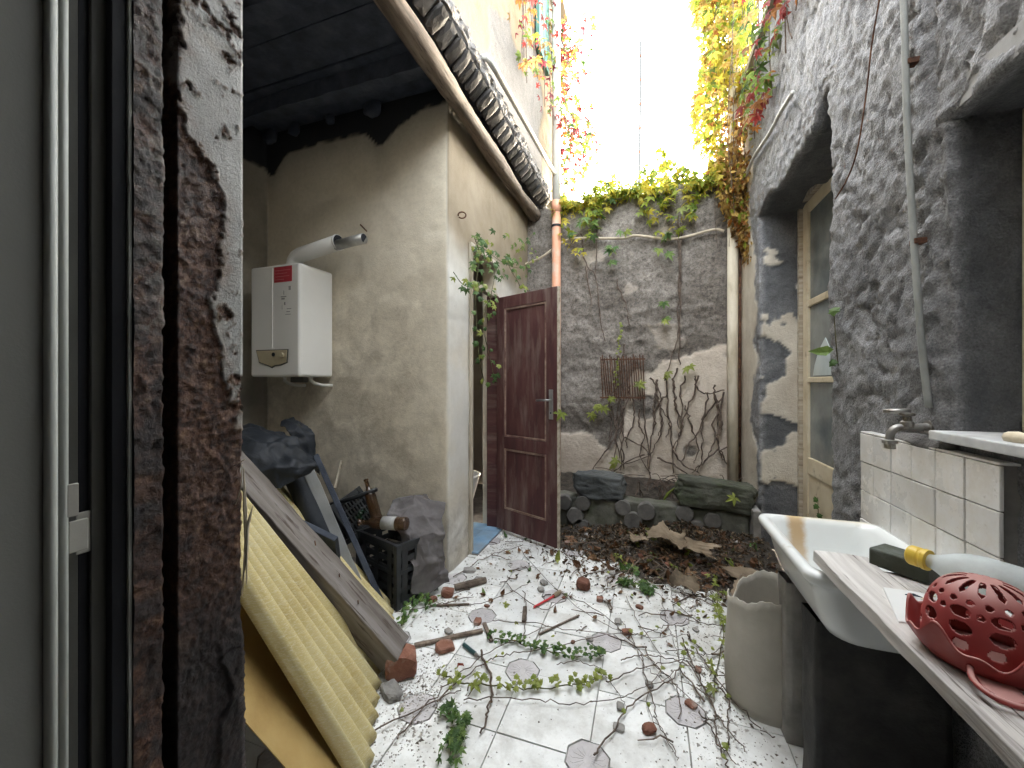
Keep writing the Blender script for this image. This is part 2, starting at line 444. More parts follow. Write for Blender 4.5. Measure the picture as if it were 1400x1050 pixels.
# ------------------------------------------------------------------ the house the camera stands in (doorway and dim room)
house = thing('house', 'house around the open doorway looking into the courtyard', 'house', (-.6, .3, 0))
hw = MB()
hw.b2((-2.92, .24, 0), (-.575, .42, 3.4)).b2((.48, .24, 0), (.86, .42, 3.4)).b2((-.575, .24, 2.16), (.48, .42, 3.4)).b2((-3.2, .24, 3.4), (1.2, .42, 3.62))
obj('wall', hw, m_facade, house)
obj('room_wall', MB().b2((-2.3, -3.1, -.01), (2.3, -3.0, 2.75)), m_room, house)
obj('room_wall', MB().b2((-2.4, -3.0, -.01), (-2.3, .238, 2.75)), m_room, house)
obj('room_wall', MB().b2((2.3, -3.0, -.01), (2.4, .238, 2.75)), m_room, house)
obj('room_wall', MB().b2((.87, .238, -.01), (2.3, .40, 2.75)), m_room, house)
obj('room_ceiling', MB().b2((-2.4, -3.1, 2.76), (2.4, .238, 2.86)), m_room, house)
room_floor = obj('room_floor', MB().b2((-2.4, -3.1, -.09), (2.4, .418, -.004)), m_concrete); tag(room_floor, 'plain floor of the room behind the doorway', None, kind='structure')

# ------------------------------------------------------------------ the outbuilding on the left
LB = thing('outbuilding', 'ochre plastered outbuilding with covered bay, log eave and dark red door', 'outbuilding', (-1.27, 2.385, 0))
sh = Sheet()
Zb = seg([0, 2.36, 3.30], .022); Xb = seg([-2.92, -1.27], .022); Yb = seg([2.385, 2.71, 3.30, 4.62], .022)
sh.patch((0, 2.385, 0), (1, 0, 0), Xb, (0, 0, 1), Zb, (0, -1, 0))
sh.patch((-1.27, 0, 0), (0, 1, 0), Yb, (0, 0, 1), Zb, (1, 0, 0), lambda u, v: ~((u > 2.71) & (u < 3.30) & (v < 2.36)))
Dx = seg([-1.41, -1.27], .022); Zd = Zb[Zb <= 2.3601]
sh.patch((0, 2.71, 0), (1, 0, 0), Dx, (0, 0, 1), Zd, (0, 1, 0))
sh.patch((0, 3.30, 0), (1, 0, 0), Dx, (0, 0, 1), Zd, (0, -1, 0))
sh.patch((0, 0, 2.36), (1, 0, 0), Dx, (0, 1, 0), Yb[(Yb >= 2.7099) & (Yb <= 3.3001)], (0, 0, -1))
sh.patch((-2.92, 0, 0), (0, 1, 0), seg([.42, 2.385], .03), (0, 0, 1), Zb, (1, 0, 0))
def d_left(Q, Nn):
    x, y, z = Q.T
    h = .006 * fbm(Q, 3, 4, 3) + .0022 * fbm(Q, 22, 3, 5)
    on_b = (np.abs(y - 2.385) < .002) & (x < -1.275)
    # a trowelled patch and old repairs
    h += .004 * sstep(.05, .12, fbm(Q, 2.4, 4, 12)) * on_b
    edge = np.exp(-((x + 1.27) ** 2 + (y - 2.385) ** 2) / .0006)
    h -= edge * (.004 + .008 * np.clip(fbm(Q, 14, 3, 8), 0, 1))
    # flaked foot of the wall
    foot = sstep(.62, .15, z + .25 * fbm(Q, 4, 4, 21)); h -= .006 * foot * (fbm(Q, 9, 3, 4) > 0)
    P = Q + Nn * h[:, None]
    n = fbm(Q, 5, 5, 31)
    top = 3.11 + .07 * fbm(Q * [1, 1, 0], 3.2, 3, 17) + .04 * n
    top = top - .17 * np.exp(-((x + 2.86) / .10) ** 2) - .13 * np.exp(-((x + 1.83) / .10) ** 2) + .10 * sstep(-1.75, -1.3, x)
    s = sstep(-.012, .012, z - top)
    s = np.where(on_b | (x < -2.9), s, 0)
    s = np.maximum(s, .55 * sstep(.6, -.1, top - z) ** 3 * on_b)
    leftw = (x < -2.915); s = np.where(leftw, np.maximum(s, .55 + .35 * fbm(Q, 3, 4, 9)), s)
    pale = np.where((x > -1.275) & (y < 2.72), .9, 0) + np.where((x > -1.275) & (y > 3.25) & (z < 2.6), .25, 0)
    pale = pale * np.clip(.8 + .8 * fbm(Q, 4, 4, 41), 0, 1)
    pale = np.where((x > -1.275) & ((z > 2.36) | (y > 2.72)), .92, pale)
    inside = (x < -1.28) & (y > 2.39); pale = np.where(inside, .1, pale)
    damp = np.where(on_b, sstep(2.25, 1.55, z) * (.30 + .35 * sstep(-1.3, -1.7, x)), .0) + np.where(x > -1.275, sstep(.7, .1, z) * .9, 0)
    ochre = np.where(x > -1.275, sstep(2.05, 2.45, z + .12 * n) * .95, 0)  # ochre upper plaster, darkened in colour to offset the strong light on top
    return P, {'ochre': ochre, 'soot': s, 'pale': pale, 'damp': np.clip(damp, 0, 1)}
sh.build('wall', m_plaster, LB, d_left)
obj('inner_wall', MB().b2((-2.92, 2.42, 0), (-1.42, 2.52, 3.3)).b2((-3.04, 2.42, 0), (-2.93, 4.6, 3.3)), m_housewall, LB)
obj('rear_wall', MB().b2((-3.04, 4.62, 0), (-1.30, 4.74, 3.3)), m_housewall, LB)
obj('side_wall_core', MB().b2((-3.10, .42, 0), (-2.95, 2.42, 3.4)), m_housewall, LB)
# charred ceiling: boards and joists
for k in range(16):
    y0 = .44 + k * .26
    obj('ceiling_board', MB().b2((-2.93, y0, 3.30 + .004 * (k % 3)), (-1.10, y0 + .252, 3.33 + .004 * (k % 3))), m_char, LB, bevel=.004)
for k, y0 in enumerate((.9, 1.5, 2.1)):
    board('ceiling_joist', (-2.93, y0, 3.245), (-1.15, y0, 3.245), .09, .11, m_char, LB, rough=.012, seed=k + 3)
# soot-black lumps left hanging where wall meets ceiling
for k, (x, s) in enumerate(((-2.86, .1), (-2.6, .07), (-1.87, .09), (-2.25, .05))):
    obj('charred_lump', rock(40 + k, (s * 1.6, .06, s * 1.5), .4, 3, .2), m_char, LB, Matrix.Translation((x, 2.36, 3.27)), smooth=True)
# roof slab and upper storey wall
obj('roof_slab', MB().b2((-3.1, .43, 3.36), (-1.08, 4.66, 3.46)), m_housewall, LB)
su = Sheet()
Yu = seg([.42, 4.66], .03); Zu = seg([3.36, 5.6], .03)
su.patch((-1.035, 0, 0), (0, 1, 0), Yu, (0, 0, 1), Zu, (1, 0, 0))
su.patch((0, 4.66, 0), (1, 0, 0), seg([-3.0, -1.035], .15), (0, 0, 1), Zu, (0, 1, 0))
def d_up(Q, Nn):
    h = .010 * fbm(Q, 2, 5, 61) + .004 * fbm(Q, 18, 3, 63)
    pl = sstep(-.02, .06, fbm(Q, 1.3, 4, 66) + .25 * sstep(2.2, 4.2, Q[:, 1])); h += .005 * pl
    return Q + Nn * h[:, None], {'plaster': pl}
su.build('upper_wall', m_upper, LB, d_up)
obj('upper_roof', MB().b2((-3.1, .43, 5.61), (-.9, 4.7, 5.7)), m_housewall, LB)

# log eave beam
m_log = mat('weathered_log', [(.060, .045, .033), (.156, .120, .090), (.264, .216, .168)], scale=7, aniso=(.35, 3, 3), bump=.7, bscale=14, bdist=.01, rough=.8, speck=(.06, .045, .035), sscale=30)
path = [(-1.175 + .012 * math.sin(y * 2.3) + .01 * (y > 3.6), y, 3.135 + .012 * math.sin(y * 1.7 + 1)) for y in np.linspace(.42, 4.24, 60)]
lg = MB().tube([(p[1] - .42, p[0] + 1.175, p[2] - 3.135) for p in path], [.058 + .008 * math.sin(i * .35) + .006 * rng.random() for i in range(60)], 16)
obj('log_beam', lg, m_log, LB, frame((-1.175, .42, 3.135), (0, 1, 0)) @ Matrix.Rotation(0, 4, 'X'), smooth=True)
# eave course: tile ends bedded side by side, mortar crust above
m_eave = mat('grey_eave_tile', [(.037, .037, .037), (.063, .061, .060), (.100, .093, .089)], scale=12, bump=.7, bscale=45, bdist=.006, vary=.3)
m_crust = mat('crumbling_mortar', [(.063, .058, .056), (.135, .128, .121), (.203, .194, .184)], scale=22, bump=.9, bscale=60, bdist=.012)
y = .46; k = 0
while y < 4.2:
    w = rng.uniform(.075, .125)
    W = Matrix.Translation((-1.075 + rng.uniform(-.008, .008), y + w / 2, 3.262 + rng.uniform(-.006, .006))) @ Matrix.Rotation(R(-38 + rng.uniform(-4, 4)), 4, 'Y') @ Matrix.Rotation(R(rng.uniform(-5, 5)), 4, 'Z')
    obj('eave_tile', rock(100 + k % 6, (.165, w * 1.06, .046), .12, 2, .97), m_eave, LB, W)
    y += w; k += 1
cr = Sheet(); cr.patch((-1.028, 0, 3.315), (0, 1, 0), seg([.43, 4.25], .016), (.02, 0, 1), seg([0, .085], .012), (1, 0, 0))
cr.build('mortar_crust', m_crust, LB, lambda Q, Nn: (Q + Nn * (.018 + .028 * fbm(Q, 22, 4, 77))[:, None] + np.stack([0 * Q[:, 0], 0 * Q[:, 0], .018 * fbm(Q, 16, 3, 79)], 1), {}), smooth=False)
obj('eave_ledge', MB().b2((-1.10, .43, 3.30), (-1.032, 4.25, 3.358)), m_crust, LB)

# door frame with transom bar
m_oldwood = mat('pale_worn_wood', [(.22, .18, .13), (.42, .37, .29), (.55, .50, .42)], scale=8, aniso=(.4, 4, 4), bump=.5, bscale=30, bdist=.004)
m_redwood = mat('dark_red_worn_paint', [(.05, .021, .021), (.078, .03, .029), (.115, .055, .048)], scale=4, aniso=(3, 3, .5), bump=.35, bscale=50, bdist=.003, rough=.6, dirt=(.20, .15, .125), dscale=3.5, dth=(.50, .76), rnd=False)
fr = board('door_frame', (-1.285, 2.728, 0), (-1.285, 2.728, 2.35), .035, .07, m_oldwood, LB, up=(1, 0, 0))
board('frame_head', (-1.285, 2.71, 2.335), (-1.285, 3.30, 2.335), .07, .04, m_oldwood, LB)
board('transom_bar', (-1.285, 2.745, 2.06), (-1.285, 3.28, 2.06), .06, .035, m_oldwood, LB)
board('door_jamb', (-1.30, 3.275, 0), (-1.30, 3.275, 2.06), .05, .10, m_redwood, LB, up=(1, 0, 0))
# the open door: local X along its width from hinge to free edge
hinge, free = Vector((-1.235, 3.235, .03)), Vector((-.642, 2.975, .03))
DW = frame(hinge, free - hinge); DL = (free - hinge).length
dr = MB()
for a, b in (((0, -.02, 0), (.085, .02, 2.0)), ((DL - .105, -.02, 0), (DL, .02, 2.0)), ((.0855, -.0195, 1.90), (DL - .1055, .0195, 2.0)), ((.0855, -.0195, .70), (DL - .1055, .0195, .80)), ((.0855, -.0195, 0), (DL - .1055, .0195, .18))):
    dr.b2(a, b)
door = obj('door', dr, m_redwood, LB, DW, bevel=.003)
door['label'] = 'dark red panelled wooden door standing open'
m_moul = mat('worn_moulding', [(.085, .035, .033), (.22, .15, .115), (.36, .28, .22)], scale=9, aniso=(1, 1, 1), bump=.4)
for z0, z1 in ((.182, .698), (.802, 1.898)):
    obj('door_panel', MB().b2((.086, -.006, z0), (DL - .106, .006, z1)), m_redwood, door, DW)
    mo = MB(); a, b = .0865, DL - .1065; s = .016
    for y0 in (-.0065, .0065):
        sg = 1 if y0 > 0 else -1
        mo.b2((a, y0, z0), (a + s, y0 + sg * .010, z1)).b2((b - s, y0, z0), (b, y0 + sg * .010, z1)).b2((a + s, y0, z0), (b - s, y0 + sg * .0095, z0 + s)).b2((a + s, y0, z1 - s), (b - s, y0 + sg * .0095, z1))
    obj('panel_moulding', mo, m_moul, door, DW, bevel=.003)
m_steel = mat('dull_steel', [(.28, .28, .28), (.42, .42, .42)], metal=.9, rough=.38, scale=12, bump=.1)
side = -1 if (DW.inverted() @ CAM).y < 0 else 1
obj('handle_plate', MB().b2((DL - .075, side * .0205, .98), (DL - .035, side * .0255, 1.21)), m_steel, door, DW, bevel=.002)
hl = MB().tube([(DL - .055, side * .025, 1.13), (DL - .055, side * .062, 1.13), (DL - .07, side * .07, 1.13), (DL - .165, side * .068, 1.125)], .0085, 10)
obj('handle_lever', hl, m_steel, door, DW, smooth=True)
obj('keyhole', MB().tube([(DL - .055, side * .0245, 1.03), (DL - .055, side * .0275, 1.03)], .007, 10), m_char, door, DW)
obj('edge_strip', MB().b2((DL + .0003, -.018, .0), (DL + .004, .018, 2.0)), m_oldwood, door, DW)
# iron eye hook by the corner
hk = MB().tube([(-1.262, 2.52, 2.475)] + [(-1.235 + .026 * math.cos(a), 2.52 + .01 * math.cos(a), 2.475 + .022 * math.sin(a)) for a in np.linspace(math.pi, -math.pi * .8, 14)], .005, 6)
m_rustiron = mat('rusty_iron', [(.03, .018, .014), (.10, .045, .025), (.2, .10, .05)], scale=30, bump=.7, bscale=80, rough=.8)
obj('eye_hook', hk, m_rustiron, LB, smooth=True)
obj('nail', MB().tube([(-1.93, 2.39, 2.39), (-1.95, 2.33, 2.43)], .005, 6), m_rustiron, LB)
# green shutter edge high on the upper wall
m_shut = mat('green_shutter_paint', (.08, .19, .16), scale=8)
obj('shutter', MB().b2((-1.025, 3.70, 4.55), (-.985, 4.10, 5.55)), m_shut, LB, bevel=.004)
# blue tiles on the floor inside the doorway
obj('bathroom_floor', MB().b2((-2.93, 2.53, -.05), (-1.42, 4.6, .006)), m_grout, LB)
bt = mkmesh('blue_tile', MB().b2((.002, .002, 0), (.148, .148, .010)), m_blue)
obj('threshold', MB().b2((-1.418, 2.712, -.05), (-1.20, 3.298, .008)), m_grout, LB)
for i in range(4):
    for j in range(4):
        obj('blue_tile', bt, None, LB, Matrix.Translation((-1.20 - .148 * (i + 1), 2.714 + .146 * j, .0085 + rng.uniform(0, .001))))



# ------------------------------------------------------------------ the back wall of the courtyard
BW = thing('courtyard_wall', 'tall rubble wall closing the courtyard, plaster peeling at its foot', 'wall', (-.1, 4.25, 0))
sb = Sheet(); Xw = seg([-1.27, 1.3], .018); Zw = seg([0, 3.2], .018)
sb.patch((0, 4.25, 0), (1, 0, 0), Xw, (0, 0, 1), Zw, (0, -1, 0))
sb.patch((0, 0, 3.2), (1, 0, 0), Xw, (0, 1, 0), seg([4.25, 4.6], .03), (0, 0, 1))
sb.patch((0, 4.6, 0), (1, 0, 0), Xw, (0, 0, 1), seg([0, 3.2], .1), (0, 1, 0))
def d_back(Q, Nn):
    x, y, z = Q.T
    front = (y < 4.27)
    n = fbm(Q, 4, 5, 71)
    big = fbm(Q, 2.2, 3, 75)
    lim = .80 + .70 * sstep(-.30, -.14, x) + .10 * sstep(.2, .5, x) + .13 * n + .12 * big + .05 * fbm(Q, 14, 4, 84)
    lim = lim - .20 * np.exp(-((x + .36) / .14) ** 2)
    pl = sstep(-.012, .012, lim - z)
    hole = np.exp(-(((x + .02) / .16) ** 2 + ((z - 1.05) / .16) ** 2)); pl = pl * (1 - sstep(.52, .58, hole + .22 * n))
    hole = np.exp(-(((x - .40) / .08) ** 2 + ((z - .62) / .07) ** 2)); pl = pl * (1 - sstep(.5, .56, hole + .25 * n))
    pl = pl * (1 - .6 * sstep(.30, .5, fbm(Q, 5, 6, 83)))
    pl = np.maximum(pl, .8 * sstep(.30, .34, fbm(Q, 2.6, 5, 91)) * (z > 1.6) * (z < 2.9) * .5)
    h = .035 * fbm(Q, 2.6, 4, 72) + .022 * (1 - np.abs(fbm(Q, 7, 4, 73)) * 2) + .010 * fbm(Q, 30, 3, 74)
    hp = .012 + .010 * fbm(Q, 3, 4, 76) + .002 * fbm(Q, 25, 3, 77)
    hh = (h * (1 - pl) + (hp + .012) * pl)
    P = Q + Nn * (hh * np.where(front, 1, 1))[:, None]
    tz = sstep(2.9, 3.2, z); P[:, 2] += tz * (.09 * fbm(Q * [1, .3, 0], 2.5, 4, 78) + .03)
    return P, {'plaster': pl * front}
sb.build('wall_face', m_stone, BW, d_back)
# rusted grille against the wall
gr0 = aY(845, 500, 4.13)
gm = thing('vent_grille', 'rusted iron bar grille leaning on the rubble wall', 'grille', (gr0.x, 4.1, 1.2))
bar = mkmesh('bar', MB().box((0, 0, 0), (.010, .012, .44)), m_rustiron)
g0, g1 = aY(822, 515, 4.1).x, aY(880, 515, 4.1).x
for k in range(19):
    x = g0 + (g1 - g0) * k / 18
    obj('bar', bar, None, gm, Matrix.Translation((x, 4.165 + .012 * math.sin(k), 1.34 + .02 * math.sin(k * 1.9))) @ Matrix.Rotation(R(8), 4, 'X') @ Matrix.Rotation(R(-3 + rng.uniform(-2, 2)), 4, 'Y'))
for z in (1.14, 1.53):
    obj('cross_bar', MB().box(((g0 + g1) / 2, 4.165 - (1.34 - z) * .14, z), (g1 - g0 + .03, .014, .014)), m_rustiron, gm)

# ------------------------------------------------------------------ the dark rendered house on the right
RB = thing('rendered_house', 'dark grey rough rendered house wall with deep door and window openings', 'house', (.85, 2.0, 0))
sr_ = Sheet()
Yr = seg([.42, .62, 1.53, 2.30, 3.62, 4.27], .0165); Zr = seg([-.02, 1.12, 2.08, 2.60, 3.3, 3.92], .0165)
sr_.patch((.85, 0, 0), (0, 1, 0), Yr, (0, 0, 1), Zr, (-1, 0, 0), lambda u, v: ~(((u > .62) & (u < 1.53) & (v > 1.12) & (v < 2.08)) | ((u > 2.30) & (u < 3.62) & (v < 2.60))))
def sub(a, lo, hi): return a[(a >= lo - 1e-4) & (a <= hi + 1e-4)]
Xd = seg([.85, 1.20], .0165); Xn = seg([.85, 1.06], .0165)
sr_.patch((0, 3.62, 0), (1, 0, 0), Xd, (0, 0, 1), sub(Zr, -.02, 2.6), (0, -1, 0))
sr_.patch((0, 2.30, 0), (1, 0, 0), Xd, (0, 0, 1), sub(Zr, -.02, 2.6), (0, 1, 0))
sr_.patch((0, 0, 2.60), (1, 0, 0), Xd, (0, 1, 0), sub(Yr, 2.30, 3.62), (0, 0, -1))
sr_.patch((0, 1.53, 0), (1, 0, 0), Xn, (0, 0, 1), sub(Zr, 1.12, 2.08), (0, -1, 0))
sr_.patch((0, .62, 0), (1, 0, 0), Xn, (0, 0, 1), sub(Zr, 1.12, 2.08), (0, 1, 0))
sr_.patch((0, 0, 2.08), (1, 0, 0), Xn, (0, 1, 0), sub(Yr, .62, 1.53), (0, 0, -1))
sr_.patch((0, 0, 1.12), (1, 0, 0), Xn, (0, 1, 0), sub(Yr, .62, 1.53), (0, 0, 1))
sr_.patch((0, 4.27, 0), (1, 0, 0), seg([.85, 3.0], .1), (0, 0, 1), Zr, (0, 1, 0))
def d_right(Q, Nn):
    x, y, z = Q.T
    n = fbm(Q, 5, 5, 51); big = fbm(Q, 2.0, 4, 52)
    face = (x < .855)
    # peeling plaster: strip by the far corner and flakes in the far reveal
    lim = 3.76 + .13 * n + .14 * big + .16 * sstep(2.3, 2.9, z) - .10 * sstep(1.1, .3, z)
    pl = sstep(-.010, .010, y - lim) * face
    pl = np.maximum(pl, sstep(.0, .012, fbm(Q, 1.6, 5, 55) + .55 * sstep(2.9, 3.9, y) * sstep(2.2, 3.2, z) - .56) * face * .9)
    rev = (np.abs(y - 3.62) < .002) & (x > .855)
    pr = sstep(.0, .02, fbm(Q, 3.6, 4, 57) + .55 * sstep(.92, 1.12, x) * sstep(1.62, 1.35, z) * sstep(.4, .7, z) - .22); pl = np.where(rev, pr, pl)
    ridg = 1 - 2 * np.abs(fbm(Q, 4.2, 5, 53))
    h = .020 * big + .006 * ridg + .006 * fbm(Q, 17, 5, 54) + .012 * fbm(Q, 38, 3, 56, .65)
    lump = sstep(.12, .4, fbm(Q, 3.0, 3, 59)); h += .010 * lump * fbm(Q, 30, 3, 60)
    # crumbled chase beside the conduit
    cy = 1.565 + .07 * (z - 1.2) / 1.4 - .035 + .02 * n
    ch = np.exp(-((y - cy) / .022) ** 2) * face * (z > 1.1) * (z < 3.6); h -= ch * (.022 + .014 * fbm(Q, 26, 3, 62))
    # long cracks between spalled layers
    cr = np.abs(fbm(Q * [1, 1, .6], 1.7, 5, 64)); h -= .016 * sstep(.022, .0, cr) * face
    lay = sstep(.0, .015, fbm(Q, 1.5, 5, 68)); h += .007 * lay * face
    tile_zone = face & (y > 1.2) & (y < 2.0) & (z < 1.13); h = np.where(tile_zone, np.minimum(h, .004), h)
    h = h * (1 - pl) + pl * (.016 + .004 * n)
    rv = (x > .87) & face == 0; h = np.where(x > .87, h * .55, h)
    P = Q + Nn * h[:, None]
    # broken, uneven lintel
    b = .13 * np.exp(-((y - 2.36) / .13) ** 2) + .09 * fbm(Q * [0, 1, 0], 3, 3, 58) + .05
    P[:, 2] += b * np.exp(-((z - 2.60) / .16) ** 2) * ((y > 2.0) & (y < 3.9))
    P[:, 1] += .05 * fbm(Q * [0, 0, 1], 3.0, 4, 67) * np.exp(-((y - 3.62) / .1) ** 2) * face
    P[:, 1] += .03 * fbm(Q * [0, 0, 1], 5.0, 3, 69) * np.exp(-((y - 2.30) / .08) ** 2)
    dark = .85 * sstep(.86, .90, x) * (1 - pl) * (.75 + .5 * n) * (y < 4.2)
    return P, {'plaster': np.clip(pl, 0, 1), 'dark': np.clip(dark, 0, 1)}
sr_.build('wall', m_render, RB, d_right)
hb = MB(); hb.b2((2.9, .4, -.02), (3.0, 4.26, 3.92)).b2((.9, .30, -.02), (3.0, .41, 3.92)).b2((.80, .3, 3.94), (3.1, 4.3, 4.0)).b2((1.3, .5, 2.75), (2.9, 4.2, 2.85)).b2((1.3, .5, -.06), (2.9, 4.2, -.01))
obj('house_body', hb, m_housewall, RB)
obj('window_lintel', MB().b2((.842, .60, 2.085), (1.05, 1.50, 2.16)), mat('lintel_board', [(.25, .25, .245), (.36, .36, .35)], scale=6), RB)
# marble sill
m_marble = mat('white_marble_sill', [(.50, .51, .51), (.72, .73, .73), (.80, .80, .80)], scale=5, bump=.05, rough=.35, dirt=(.42, .40, .36), dscale=6, dth=(.55, .75))
obj('window_sill', MB().b2((.795, .55, 1.128), (1.04, 1.522, 1.156)), m_marble, RB, bevel=.004)
m_beige = mat('cream_door_paint', [(.50, .42, .28), (.62, .54, .39), (.68, .61, .47)], scale=5, bump=.25, bscale=40, rough=.55, dirt=(.34, .27, .17), dscale=9, dth=(.58, .72))
wf = MB(); wf.b2((1.00, .63, 1.158), (1.05, .70, 2.07)).b2((1.00, 1.455, 1.158), (1.05, 1.522, 2.07)).b2((1.0005, .701, 2.0), (1.0495, 1.454, 2.07)).b2((1.0005, .701, 1.158), (1.0495, 1.454, 1.22))
win = obj('window', wf, m_beige, RB, bevel=.004)
m_glass = mat('dusty_glass', [(.09, .105, .105), (.16, .18, .18), (.25, .27, .265)], scale=3, rough=.22, bump=.05, bscale=8, spec=.6)
obj('pane', MB().b2((1.02, .70, 1.22), (1.026, 1.455, 2.0)), m_glass, win)
# glazed door in the deep opening
gd = MB(); X0, X1 = 1.125, 1.17
ya, yb = 2.95, 3.585      # one leaf; the other continues behind the near pier
def leaf(ya, yb, nm):
    g = MB(); st = .085
    g.b2((X0, ya, 0), (X1, ya + st, 2.64)).b2((X0, yb - st, 0), (X1, yb, 2.64))
    for a, b in ((2.56, 2.64), (1.855, 1.905), (1.295, 1.335), (.62, .74), (0, .16)):
        g.b2((X0 + .002, ya + st, a), (X1 - .002, yb - st, b))
    lf = obj(nm, g, m_beige, RB, bevel=.005)
    for a, b in ((1.905, 2.56), (1.335, 1.855), (.74, 1.295)):
        obj('pane', MB().b2((X0 + .02, ya + st, a), (X0 + .026, yb - st, b)), m_glass, lf)
    obj('lower_panel', MB().b2((X0 + .012, ya + st, .16), (X0 + .03, yb - st, .62)), m_beige, lf)
    return lf
lf = leaf(2.95, 3.575, 'glazed_door'); lf2 = leaf(2.32, 2.945, 'glazed_door')
m_crack = mat('broken_glass_edge', (.55, .62, .62), rough=.1, bump=0)
shard = MB().prism([(3.13, 1.345), (3.43, 1.345), (3.40, 1.42), (3.33, 1.52), (3.22, 1.60), (3.13, 1.50)], 0, .004, Matrix(((0, 0, 1, X0 + .016), (1, 0, 0, 0), (0, 1, 0, 0), (0, 0, 0, 1))))
obj('glass_shard', shard, m_crack, lf)
dfm = MB(); dfm.b2((1.10, 3.577, 0), (1.19, 3.612, 2.68)).b2((1.10, 2.305, 0), (1.19, 2.318, 2.68)).b2((1.1005, 2.32, 2.645), (1.1895, 3.576, 2.69))
obj('door_casing', dfm, m_oldwood, RB, bevel=.003)
obj('blind_wall', MB().b2((1.30, 2.2, 0), (1.34, 3.7, 2.75)), m_housewall, RB)

# ------------------------------------------------------------------ doorway frame: rusty iron post, aluminium profiles, open leaf
m_alu = mat('pale_anodised_profile', [(.30, .32, .29), (.46, .48, .44), (.55, .57, .53)], scale=3, aniso=(6, 6, .6), bump=.1, rough=.45)
m_gask = mat('black_gasket', (.012, .013, .017), rough=.7, bump=.1)
m_dkalu = mat('dull_grey_profile', (.10, .10, .09), rough=.6, bump=.1)
m_leaf = mat('grey_door_leaf', [(.25, .25, .232), (.28, .28, .262)], scale=2, bump=.1, bscale=300, rough=.6)
dl = thing('entrance_door', 'grey door leaf with pale metal edging, opened inwards', 'door', (-.57, -.2, 0))
obj('leaf_panel', MB().b2((-.592, -.62, .01), (-.548, .2125, 2.13)), m_leaf, dl)
ed = MB(); ed.tube([(-.5465, .2175, .01), (-.5465, .2175, 2.13)], .0048, 10).tube([(-.5465, .2258, .01), (-.5465, .2258, 2.13)], .0040, 10)
obj('edge_profile', MB().b2((-.592, .2130, .01), (-.5475, .2285, 2.13)), m_alu, dl)
obj('edge_bead', MB().tube([(-.5462, .2172, .01), (-.5462, .2172, 2.13)], .0048, 10), m_alu, dl, smooth=True)
obj('edge_bead', MB().tube([(-.5462, .2257, .01), (-.5462, .2257, 2.13)], .0036, 10), m_alu, dl, smooth=True)
af = thing('door_frame', 'narrow metal door frame profiles with black gaskets beside rusty post', 'door frame', (-.56, .25, 0))
for nm, y0, y1, x, mm in (('profile', .2288, .2400, -.554, m_dkalu), ('gasket', .2402, .2490, -.556, m_gask), ('profile', .2492, .2615, -.552, m_dkalu), ('gasket', .2617, .2748, -.5435, m_gask), ('lip', .2750, .2782, -.5405, m_alu)):
    obj(nm, MB().b2((-.60, y0, 0), (x, y1, 2.158)), mm, af, bevel=.0008)
# strike plate
m_cream = mat('cream_metal', (.48, .47, .42), rough=.5, bump=.1)
hp = obj('hinge_plate', MB().b2((-.556, .2380, 1.122), (-.5535, .2600, 1.165)), m_cream, af, bevel=.001)
obj('hinge_leaf', MB().b2((-.5475, .2290, 1.128), (-.5450, .2440, 1.160)), m_cream, af, bevel=.001)
obj('hinge_leaf', MB().b2((-.5460, .2270, 1.165), (-.5430, .2360, 1.198)), m_cream, af, bevel=.001)
for z in (1.130, 1.156):
    obj('screw', MB().tube([(-.5534, .2555, z), (-.5522, .2555, z)], .0035, 10), m_dkalu, af)
# rust: attribute-driven paint loss on a displaced sheet
def rust_material():
    m, t, b, o = nt('flaking_paint_over_rust')
    mp = coords(t, rnd=False)
    n = noise(t, mp, 70, 8, .75); r = ramp(t, n.outputs[0], [(.30, (.020, .009, .006)), (.43, (.062, .026, .016)), (.53, (.15, .064, .034)), (.66, (.32, .19, .11))]).outputs[0]
    n0 = noise(t, mp, 9, 6, .7); r = mix(t, ramp(t, n0.outputs[0], [(.45, 0.), (.7, .6)]).outputs[0], r, (.014, .013, .017))
    p = ramp(t, noise(t, mp, 14, 7, .6).outputs[0], [(.3, (.34, .34, .32)), (.6, (.50, .51, .49)), (.8, (.42, .37, .30))]).outputs[0]
    p = mix(t, attr(t, 'stain'), p, (.20, .115, .062))
    c = mix(t, attr(t, 'paint'), r, p)
    c = mix(t, attr(t, 'black'), c, (.011, .010, .013))
    t.links.new(c, b.inputs['Base Color'])
    rr = ramp(t, attr(t, 'paint'), [(0, .5), (1, .55)]); t.links.new(rr.outputs[0], b.inputs['Roughness'])
    nb = noise(t, mp, 260, 8, .8); bumpn(t, b, nb.outputs[0], 1.0, .004)
    return m
m_flake = rust_material()
IP = thing('iron_post', 'rusty iron door post with flaking pale paint', 'door post', (-.56, .36, 0))
ps = Sheet(); zp = seg([0, 2.158], .003)
ps.patch((-.537, 0, 0), (0, 1, 0), seg([.321, .400], .0022), (0, 0, 1), zp, (1, 0, 0))
ps.patch((0, .400, 0), (1, 0, 0), seg([-.577, -.537], .006), (0, 0, 1), zp, (0, 1, 0))
ps.patch((0, .321, 0), (1, 0, 0), seg([-.577, -.537], .006), (0, 0, 1), zp, (0, -1, 0))
